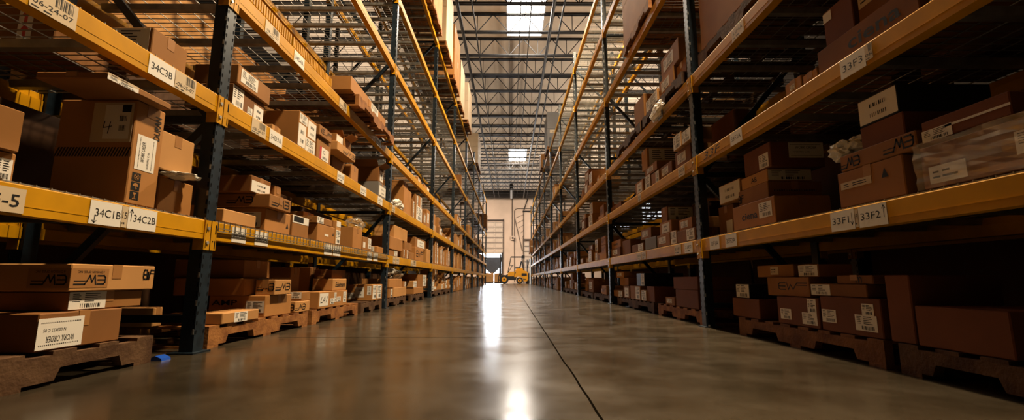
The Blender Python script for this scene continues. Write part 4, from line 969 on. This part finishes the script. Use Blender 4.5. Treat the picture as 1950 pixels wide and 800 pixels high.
# ------------------------------------------------------------------ cartons further down the aisle
def proto(s, L, D, H, m, dec):
    mt = M['card'][m]; o = carton_body(L, D, H, mt).mesh('cardboard_carton'); t = tape_mesh(L, D, H)
    o = link(o, 'cardboard_carton'); o['category'] = 'carton'; link(t, 'packing_tape', o)
    for d in dec: decal(o, s, L, D, H, d, R)
    return o
PR = {}
DEC = [[('A', .15, .7, .25, .8, 'ship')], [('A', .3, .9, .1, .85, 'bar2')], [], [('A', .1, .45, .05, .95, 'ship')], [('A', .03, .97, .05, .95, 'ship')], [('A', .1, .9, .3, .7, 'logo')], [('C', .3, .9, .2, .9, 'ship'), ('A', .55, .95, .3, .9, 'plain')]]
DW = ['white shipping label', 'barcoded label', 'plain sides', 'tall white strip', 'white front', 'black logo', 'white end label']
CN = ['brown', 'dark brown', 'pale brown', 'deep brown']
used = set()
def get(s, kind, k):
    key = (s, kind, k)
    if key not in PR:
        q = random.Random(hash((s, kind, k)) & 0xffff if False else (s + 2)*1000 + ('std', 'slim', 'low').index(kind)*100 + k)
        if kind == 'std': dims = (q.uniform(.26, .52), q.uniform(.3, .5), q.uniform(.14, .30))
        elif kind == 'slim': dims = (q.uniform(.07, .13), q.uniform(.35, .5), q.uniform(.40, .54))
        else: dims = (q.uniform(.3, .55), q.uniform(.3, .5), q.uniform(.09, .15))
        di = q.randrange(7) if kind != 'slim' else q.choice((0, 1, 3, 4, 1))
        m = q.choice((0, 0, 1, 2, 3 if s > 0 else 0)); PR[key] = (proto(s, *dims, m, DEC[di]), dims, m, di, [0])
    return PR[key]
TALL = []
def put(s, b, l, kind, k, y, z, sb, n, rz, tier):
    o, (L, D, H), m, di, cnt = get(s, kind, k)
    loc = (s*(XS[s] + sb + D/2), y, z)
    shelf = 'on the floor pallets' if l < 0 else f'on the {SHELF[l]} shelf'
    adj = {'std': '', 'slim': 'slim upright ', 'low': 'low '}[kind]
    lab = f'{adj}{CN[m]} carton, {ORD[n]} {"up " if tier else ""}{shelf}, {ORD[b]} {SN[s]} bay, {DW[di]}'
    if cnt[0] == 0: r = o; r.location = loc; r.rotation_euler = (0, 0, rz); r['label'] = lab; r['group'] = G(s, b, l)
    else: r = dup(o, loc, rz, lab, G(s, b, l))
    cnt[0] += 1
    return r, L, D, H
def fill(s, b, l, dens, zmax, kinds, y0=None, y1=None, z0=None, tiers=2, seed=0):
    q = random.Random(b*97 + (l + 2)*13 + (s + 2)*7 + seed)
    ya = PY[s][b] + .16 if y0 is None else y0; yb = PY[s][b+1] - .08 if y1 is None else y1
    z0 = (zs(s, l) if l >= 0 else PZ) if z0 is None else z0
    y = ya; n = 0; nu = 0
    while True:
        if q.random() > dens: y += q.uniform(.15, .5); 
        kind = q.choice(kinds); k = q.randrange(7); _, (L, D, H), *_r = get(s, kind, k)
        if y + L + .03 > yb: break
        sb = q.uniform(.03, .12); rz = q.uniform(-.05, .05) if kind != 'slim' else q.uniform(-.02, .02)
        zz = z0; put(s, b, l, kind, k, y + L/2 + .012, zz, sb, n, rz, False); n += 1
        base, Lb = H, L; zz = z0 + H + .003
        for t in range(tiers - 1):
            if kind == 'slim' or q.random() > .62: break
            kk = q.randrange(7); k2 = q.choice(('std', 'low')); _, (L2, D2, H2), *_r = get(s, k2, kk)
            if zz + H2 > z0 + zmax or L2 > Lb + .06: continue
            put(s, b, l, k2, kk, y + L/2 + .012, zz, sb + .02, nu, q.uniform(-.06, .06), True); nu += 1; zz += H2 + .003; Lb = L2
        y += max(L, Lb) + .03
fill(-1, 3, 0, .95, .5, ['slim'], tiers=1)
fill(-1, 3, -1, .9, .5, ['std', 'std', 'low'], tiers=3)
fill(-1, 3, 1, .85, .5, ['std', 'low'], tiers=2)
fill(-1, 2, 2, .3, .5, ['low'], y0=8.2, tiers=1)
fill(1, 2, -1, .85, .5, ['std', 'low'], tiers=3); fill(1, 2, 0, .9, .5, ['std', 'low'], tiers=3); fill(1, 2, 1, .8, .5, ['std', 'low'], tiers=2)
fill(1, 2, 2, .5, .6, ['std'], y0=PY[1][2] + 1.2, tiers=2)
fill(1, 3, -1, .85, .5, ['std', 'low'], tiers=2); fill(1, 3, 0, .9, .5, ['std', 'low'], tiers=2)
for o, _d, _m, _i, cnt in PR.values():
    if cnt[0] == 0:
        for ch in list(o.children): bpy.data.objects.remove(ch)
        bpy.data.objects.remove(o)
# floor pallets under them
for s, bs in ((-1, range(3, 4)), (1, range(2, 4))):
    for b in bs:
        for k in range(2):
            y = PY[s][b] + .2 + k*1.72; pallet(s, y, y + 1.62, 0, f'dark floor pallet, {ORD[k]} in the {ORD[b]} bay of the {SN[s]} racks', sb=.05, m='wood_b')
# goods in the farthest bays, too small to count
def stock(s, bays, name, label):
    q = random.Random(5 + s); mbx = MB()
    for b in bays:
        if b >= len(PY[s]) - 1: continue
        for l in (-1, 0, 1, 2, 3):
            y = PY[s][b] + .15; zb = zs(s, l) if l >= 0 else .01
            if l >= 2 and q.random() < .5: y += 1.4
            slim = s < 0 and l == 0 and b < 7
            while y < PY[s][b+1] - .4:
                L = q.uniform(.07, .12) if slim else q.uniform(.1, .45); H = q.uniform(.42, .55) if slim else q.uniform(.14, .52); sb = q.uniform(.03, .12); D = q.uniform(.3, .5)
                if l >= 3 and q.random() < .6: y += .6; continue
                x0, x1 = sorted((s*(XS[s] + sb), s*(XS[s] + sb + D)))
                mbx.cbox(x0, x1, y, y + L, zb, zb + H, M['card'][q.choice((0, 0, 1, 2, 3))])
                F = Face((x1, y, zb), (0, 1, 0), (0, 0, 1)) if s < 0 else Face((x0, y + L, zb), (0, -1, 0), (0, 0, 1))
                if q.random() < .65:
                    a0, b0 = q.uniform(.05, .4), q.uniform(.05, .4); F.slab(mbx, a0*L, min(.97, a0 + .5)*L, b0*H, min(.96, b0 + .5)*H, M['paper'], .0003, .002)
                y += L + q.uniform(.02, .15)
    tag(mbx.obj(name), label, 'cartons', kind='stuff')
stock(-1, range(4, 9), 'distant_cartons', 'labelled cartons crowding the farthest left bays')
stock(1, range(4, 10), 'distant_cartons', 'labelled cartons crowding the farthest right bays')
# ------------------------------------------------------------------ tall pallet loads on the top shelves
def load(s, y0, y1, z, sb, depth, hs, label, m=0, wrap=False, group='pallet loads on top shelves'):
    pallet(s, y0, y1, z, label.replace('carton', 'pallet under carton', 1) if False else 'pallet beneath ' + label, sb=sb, depth=depth, m='wood')
    zz = z + PZ
    for i, h in enumerate(hs):
        n = 1 if z < 5 else 2; w = (y1 - y0)/n
        for k in range(n):
            carton(s, 0, 0, 0, zz, sb + .01, depth - .02, f'{["lower", "upper"][i]} {["nearer", "farther"][k]} ' + label, [('A', .1, .3, .7, .9, 'fade')] if (i + k) % 2 else [('C', .1, .3, .75, .92, 'fade')], m if not wrap else 'grey_card', group, yr=(y0 + k*w + .004, y0 + (k+1)*w - .004), top=zz + h)
        zz += h + .003
Z6 = zs(-1, 5)
load(-1, 7.2, 8.4, Z6, -.10, 1.1, [.85, .8], 'carton, top left shelf, third bay', 'lit_card'); load(-1, 8.5, 9.7, Z6, -.12, 1.1, [.85, .8], 'carton, top left shelf, end of third bay')
load(-1, 10.1, 11.3, Z6, -.16, 1.1, [.9, .75], 'carton, top left shelf, fourth bay', 'lit_card'); load(-1, 11.9, 13.2, Z6, -.13, 1.1, [.8, .72], 'carton, top left shelf, end of fourth bay')
load(-1, 13.8, 15.0, Z6, -.10, 1.1, [.8, .60], 'carton, top left shelf, fifth bay', 'lit_card'); load(-1, 15.5, 16.9, Z6, -.18, 1.1, [.7, .7], 'lit-pale carton, top left shelf, fifth bay', 'lit_card')
load(-1, 21.6, 23.6, Z6, -.10, 1.1, [.8, .7], 'carton, top left shelf, seventh bay', 'lit_card')
Z6 = zs(1, 5)
load(1, 18.8, 20.4, Z6, -.08, 1.1, [.8, .75], 'film-wrapped carton, top right shelf', wrap=True); load(1, 22.5, 23.6, Z6, -.12, 1.1, [.4, .3], 'carton, top right shelf far down')
load(1, 4.9, 6.1, zs(1, 3), -.03, 1.0, [.6, .4], 'brown carton, fourth right shelf')
load(-1, 28.4, 29.4, zs(-1, 3), -.2, 1.0, [.5, .3], 'dark carton jutting from the far left racks', 3)
load(1, 33.6, 34.6, zs(1, 2), -.25, 1.0, [.5, .35], 'dark carton jutting from the far right racks', 3)
# goods in the rows behind, seen through the mesh
def backload(s, b, l, y0, L, h, m, label):
    xb = XS[s] + RD + .26
    carton(s, 0, 0, 0, LV[s][l] + DKZ, RD + .26 + .05, .9, label, [('C', .2, .5, .3, .8, 'ship')], m, f'cartons in the row behind the {SN[s]} racks', yr=(y0, y0 + L), top=LV[s][l] + h)
for i, (s, b, l, y0, L, h) in enumerate([q for q in [(-1, 0, 1, .6, 1.2, .5), (-1, 1, 1, 3.0, 1.1, .5), (-1, 1, 2, 3.2, 1.2, .9), (-1, 1, 2, 4.7, 1.2, .8), (-1, 0, 2, 1.0, 1.2, .7), (-1, 2, 2, 6.8, 1.2, .9), (-1, 2, 3, 7.0, 2, .8), (-1, 1, 3, 3.4, 1.1, .7),
                                       (1, 2, 2, 8.0, 1.4, .9), (1, 1, 1, 4.4, 1.0, .5), (1, 2, 3, 8.2, 1.4, .8)] if q[2] < 3]):
    backload(s, b, l, y0, L, h, i % 3, f'big {["brown", "dark brown", "pale"][i % 3]} carton {["near", "far"][i % 2]} behind the {SN[s]} racks, {SHELF[l]} shelf, {ORD[b]} bay' if True else f'big carton behind the {SN[s]} racks through the mesh, {["near", "far"][i % 2]} one of {SHELF[l]} shelf')
# added goods that block light and darken the gaps behind the low shelves
q = random.Random(21)
for s in (-1, 1):
    for b in range(0, 4):
        y0 = max(PY[s][b] + .12, 1.3); y1 = PY[s][b+1] - .03; n = 3 if b else 2
        for l in (0, 1):
            if b > 1 : continue
            for k in range(n):
                if s < 0 and b == 0 and l == 1: continue
                w = (y1 - y0)/n; h = q.uniform(.38, .56)
                carton(s, 0, 0, 0, zs(s, l), .66, .38, f'added dark carton at the rear of the {SHELF[l]} {SN[s]} shelf, {ORD[k]} in the {ORD[b]} bay', (), 'shade_dark_card', G(s, b, l), yr=(y0 + k*w, y0 + k*w + w*q.uniform(.7, .95)), top=zs(s, l) + h, tape=False)
        xb = RD + .26
        for k in range(2):
            w = (y1 - y0)/2
            carton(s, 0, 0, 0, .0, xb + .066, .9, f'added light-blocking carton on the floor behind the {SN[s]} racks, {ORD[k]} in the {ORD[b]} bay', (), 'shade_dark_card', f'added blocking cartons on the floor behind the {SN[s]} racks', yr=(y0 + k*w, y0 + k*w + w*.97), top=.655, tape=False, name='blocking_carton')
            if s > 0 and b > 1: continue
            carton(s, 0, 0, 0, LV[s][0] + .013, xb + .06, .9, f'added light-blocking carton on the lowest shelf behind the {SN[s]} racks, {ORD[k]} in the {ORD[b]} bay', (), 'shade_dark_card', f'added blocking cartons on the lowest shelf behind the {SN[s]} racks', yr=(y0 + k*w, y0 + k*w + w*.97), top=LV[s][0] + .5, tape=False, name='blocking_carton')
for k, (a, e) in enumerate(((.4, 2.0), (2.1, 3.75))):  # unseen cartons added to keep lamp light off the rails behind
    carton(1, 0, 0, 0, zs(1, 3), .25, .78, f'{["nearer", "farther"][k]} added light-blocking carton, fourth right shelf of the first bay, above the frame', (), 1, G(1, 0, 3), yr=(a, e), top=zs(1, 3) + .8)
carton(1, 0, 0, 0, zs(1, 3), RD + .26 + .62, .40, 'pale carton with dark capital letters, far behind the right racks', [('C', .05, .42, .1, .9, 'paper'), ('C', .5, .98, .25, .75, 'text', 'ITSU')], 2, G(1, 2, 3), yr=(7.70, 8.15), top=zs(1, 3) + .30)
# ------------------------------------------------------------------ forklift (side view, mast towards the left)
def forklift(x, y):
    r = empty('forklift', (x, y, 0), 'yellow forklift truck parked across the far end of the aisle', 'forklift')
    def part(mbx, n, p=r): return mbx.obj(n, p)
    w = .55                                                      # half width
    b = MB()                                                    # chassis side profile (x, z): mast end at -x
    b.prism([(-.60, .30), (.35, .30), (.45, .62), (.95, .62), (1.15, .35), (1.15, .80), (.40, .95), (-.15, .88), (-.60, .66)], 1, -w, w, M['black']); part(b, 'chassis')
    b = MB(); b.prism([(-.32, .62), (.22, .62), (.22, 1.00), (-.22, .98), (-.32, .85)], 1, -w - .015, w + .015, M['fork']); part(b, 'step_panel')
    b = MB(); b.prism([(.20, .55), (.36, .98), (.22, 1.06), (.90, 1.12), (1.25, 1.02), (1.34, .85), (1.34, .34), (1.24, .20), (1.02, .20), (.94, .42), (.78, .56), (.55, .60), (.40, .56)], 1, -w - .01, w + .01, M['fork'])
    b.box(.82, 1.24, -w - .02, -w - .008, .66, .86, M['black']); b.box(.95, 1.18, -w - .02, -w - .008, .34, .40, M['black']); part(b, 'counterweight')
    b = MB(); b.prism([(.30, 1.06), (1.05, 1.12), (1.08, 1.2), (.95, 1.28), (.40, 1.26)], 1, -.42, .42, M['fork']); part(b, 'engine_hood')
    b = MB(); b.box(.28, .72, -.26, .26, 1.26, 1.36, M['black']); b.prism([(.62, 1.34), (.74, 1.34), (.88, 1.85), (.76, 1.87)], 1, -.24, .24, M['black']); part(b, 'seat')
    b = MB(); b.bar((-.28, 0, .95), (.06, 0, 1.52), .05, .05, M['black']); b.cyl((-.02, 0), 2, .17, 1.50, 1.53, M['black'], 20); part(b, 'steering_wheel')
    g = MB()
    for s in (-w + .06, w - .06):
        g.bar((-.32, s, .9), (-.06, s, 2.22), .06, .07, M['black']); g.bar((.98, s, 1.1), (.84, s, 2.22), .06, .07, M['black']); g.bar((-.06, s, 2.22), (.90, s, 2.22), .06, .06, M['black'])
    for k in range(7): g.bar((-.04 + .15*k, -w + .06, 2.22), (-.04 + .15*k, w - .06, 2.22), .03, .04, M['black'])
    part(g, 'overhead_guard')
    m = MB()
    for s in (-.34, .34):
        m.box(-.86, -.74, s - .05, s + .05, .12, 2.58, M['black']); m.box(-.98, -.88, s - .04, s + .04, .12, 2.45, M['black'])
    for z in (.5, 1.3, 2.0, 2.52): m.box(-.86, -.78, -.34, .34, z, z + .08, M['black'])
    m.tube([(-.8, 0, .4), (-.8, 0, 2.4)], .045, M['black']); part(m, 'mast')
    m = MB(); m.box(-1.06, -.99, -.5, .5, .25, .36, M['black']); m.box(-1.06, -.99, -.5, .5, .62, .72, M['black'])
    for s in (-.4, -.15, .15, .4): m.box(-1.05, -1.0, s - .02, s + .02, .7, 1.5, M['black'])
    part(m, 'load_backrest')
    for s in (-.28, .28):
        f = MB(); f.prism([(-1.06, .08), (-1.06, .7), (-1.10, .7), (-1.11, .13), (-2.05, .10), (-2.05, .08)], 1, s - .06, s + .06, M['black']); part(f, 'fork')
    l = MB(); l.box(.84, 1.08, -.34, -.2, 2.12, 2.34, M['black']); l.box(.84, 1.08, .2, .34, 2.12, 2.34, M['black']); part(l, 'rear_lamp')
    for (cx, rad, nm) in ((-.62, .36, 'front_wheel'), (.66, .27, 'rear_wheel')):
        for s in (-1, 1):
            t = MB(); a, e = sorted((s*(w - .12), s*(w + .10))); n = 28
            t.cyl((cx, rad), 1, rad, a, e, M['rubber'], n)
            o = part(t, nm)
            h = MB(); a, e = sorted((s*(w + .09), s*(w + .115))); h.cyl((cx, rad), 1, rad*.56, a, e, M['fork'], 22); a, e = sorted((s*(w + .115), s*(w + .125))); h.cyl((cx, rad), 1, rad*.2, a, e, M['black'], 14)
            h.obj('hub', o)
    return r
forklift(.10, 38.2)
mb = MB(); mb.box(1.40, 1.48, 39.3, 39.4, 0, 2.05, M['black']); mb.bar((1.44, 39.35, 1.2), (1.64, 39.35, 2.15), .06, .06, M['black']); mb.box(1.34, 1.62, 39.2, 39.5, 0, .9, M['black']); mb.cyl((1.48, .17), 1, .17, 39.15, 39.2, M['rubber'], 18)
tag(mb.obj('pallet_jack', None, None), 'dark upright pallet jack standing behind the forklift', 'pallet jack')
mb = MB(); mb.box(1.55, 1.67, 37.04, 37.16, 0, 2.05, M['white']); mb.box(1.50, 1.72, 37.0, 37.2, 0, .012, M['white'])  # white stands in for door light reflected on the rack end
tag(mb.obj('guard_post', None, None), 'guard post whitened as if door-lit, far end of the right racks', 'guard post', kind='thing')
# dark tarpaulin and pale crates at the dock opening
mb = MB(); n = 14
for i in range(n):
    for j in range(1):
        pass
prof = [(-3.35, 2.55), (-.95, 2.55), (-1.0, 1.9), (-1.35, 1.35), (-1.75, .98), (-1.95, .92), (-2.2, 1.05), (-2.7, 1.5), (-3.3, 1.8)]
mb.prism(prof, 1, YB + .5, YB + .9, M['navy']); mb.bar((-3.6, YB + .7, 2.6), (-.7, YB + .7, 2.6), .1, .1, M['navy'])
mb.box(-3.62, -3.52, YB + .65, YB + .75, 0, 2.62, M['navy']); mb.box(-.78, -.68, YB + .65, YB + .75, 0, 2.62, M['navy'])
tag(mb.obj('dock_tarpaulin'), 'dark navy tarpaulin sagging on a frame just outside the open dock door', 'tarpaulin')
for k in range(3):
    mb = MB(); x = -3.3 + .85*k
    for i in range(6): mb.box(x + .13*i, x + .13*i + .11, 45.2, 45.22, .1, .95 + .05*(k % 2), M['card'][2])
    mb.box(x, x + .77, 45.22, 45.9, .1, .9, M['card'][2]); mb.box(x, x + .77, 45.22, 45.9, .0, .1, M['wood_b'])
    tag(mb.obj('slatted_crate'), ['pale slatted crate by the dock door, mostly behind the left rack end', 'pale slatted crate in front of the open dock door', 'pale slatted crate beside the forklift mast'][k], 'crate', 'slatted crates by the dock door')
# ------------------------------------------------------------------ lamps and daylight
def area(name, loc, sx, sy, power, col, rot=(0, 0, 0), spread=PI):
    l = bpy.data.lights.new(name, 'AREA'); l.shape = 'RECTANGLE'; l.size = sx; l.size_y = sy; l.energy = power; l.color = col; l.spread = spread
    o = bpy.data.objects.new(name, l); C.objects.link(o); o.location = loc; o.rotation_euler = rot; return o
WARM = (1.0, .78, .50)
def high_bay(x, y, z, power, label, r=.22):
    e = empty('high_bay_lamp', (x, y, z), label, 'lamp', 'high bay lamps over the aisles')
    b = MB(); n = 20
    ring = [[(rr*math.cos(t*2*PI/n), rr*math.sin(t*2*PI/n), zz) for t in range(n)] for rr, zz in ((r + .04, .0), (r*.75, .22), (.1, .34), (.1, .55))]
    b.add([v for g2 in ring for v in g2], [(i*n + t, i*n + (t+1) % n, (i+1)*n + (t+1) % n, (i+1)*n + t) for i in range(3) for t in range(n)], M['black']); b.obj('lamp_shade', e)
    b = MB(); b.cyl((0, 0), 2, r*.9, .02, .03, M['lamp'], 20); b.obj('lamp_lens', e)
    b = MB(); b.tube([(0, 0, .55), (0, 0, ZC - z)], .012, M['steel'], 6); b.obj('hanging_rod', e)
    l = bpy.data.lights.new('high_bay_light', 'AREA'); l.shape = 'DISK'; l.size = r*2; l.energy = power; l.color = WARM
    o = bpy.data.objects.new('high_bay_light', l); C.objects.link(o); o.location = (x, y, z - .02)
high_bay(1.56, 2.45, 8.0, 1250, 'high bay lamp over the near part of the aisle, out of the frame')
high_bay(1.46, 9.6, 7.9, 1000, 'added lamp over the aisle brightening the farther bays, out of the frame')  # unseen lamp added to brighten the bays further down the aisle
DAY = (1.0, .91, .78)
for i, (x0, x1, y0, y1) in enumerate(SKY):
    area('skylight_daylight', ((x0+x1)/2, (y0+y1)/2, ZC + .10), x1 - x0 - .06, y1 - y0 - .06, (560, 1700)[i], DAY)
# added lights without fixtures: uplights to brighten the roof, fill for the dock wall
for x in (-6.2, 6.2):
    for k, y in enumerate((15, 23, 31, 39)):
        area('added_roof_uplight', (x, y, 5.6), .6, 7, 340 if x > 0 else 270, (1, .82, .62), (PI, 0, 0))
for x in (-4.6, 4.6):
    area('added_dock_fill', (x, 41.5, 8.3), 1.2, .5, 520, (1, .82, .67), (.5, 0, 0))
area('dock_door_daylight', ((D1[0] + D1[1])/2, YB + .35, 1.5), D1[1] - D1[0] - .1, 2.9, 900, (.86, .93, 1.0), (-PI/2, 0, 0))
W = bpy.data.worlds.new('World'); bpy.context.scene.world = W; W.use_nodes = True
bg = W.node_tree.nodes['Background']; bg.inputs[0].default_value = (.88, .94, 1, 1); bg.inputs[1].default_value = 6
# ------------------------------------------------------------------ camera
cam = bpy.data.cameras.new('camera'); cam.sensor_width = 36; cam.lens = 36*FPX/1950; cam.clip_end = 300; cam.clip_start = .05
co = bpy.data.objects.new('camera', cam); C.objects.link(co)
Rv = Vector((math.cos(YAW), -math.sin(YAW), 0)); Fh = Vector((math.sin(YAW), math.cos(YAW), 0))
Fv = Fh*math.cos(PIT) + Vector((0, 0, 1))*math.sin(PIT); Uv = Vector((0, 0, 1))*math.cos(PIT) - Fh*math.sin(PIT)
c, s_ = math.cos(ROL), math.sin(ROL); R2 = Rv*c + Uv*s_; U2 = Uv*c - Rv*s_
co.matrix_world = Matrix((R2, U2, -Fv)).transposed().to_4x4(); co.location = (0, 0, CH)
sc = bpy.context.scene; sc.camera = co
sc.view_settings.view_transform = 'Standard'; sc.view_settings.look = 'None'; sc.view_settings.gamma = 1; sc.view_settings.use_curve_mapping = False
sc.view_settings.exposure = 0
sc.cycles.use_denoising = True
sc.cycles.max_bounces = 8; sc.cycles.diffuse_bounces = 1
sc.cycles.sample_clamp_indirect = 6
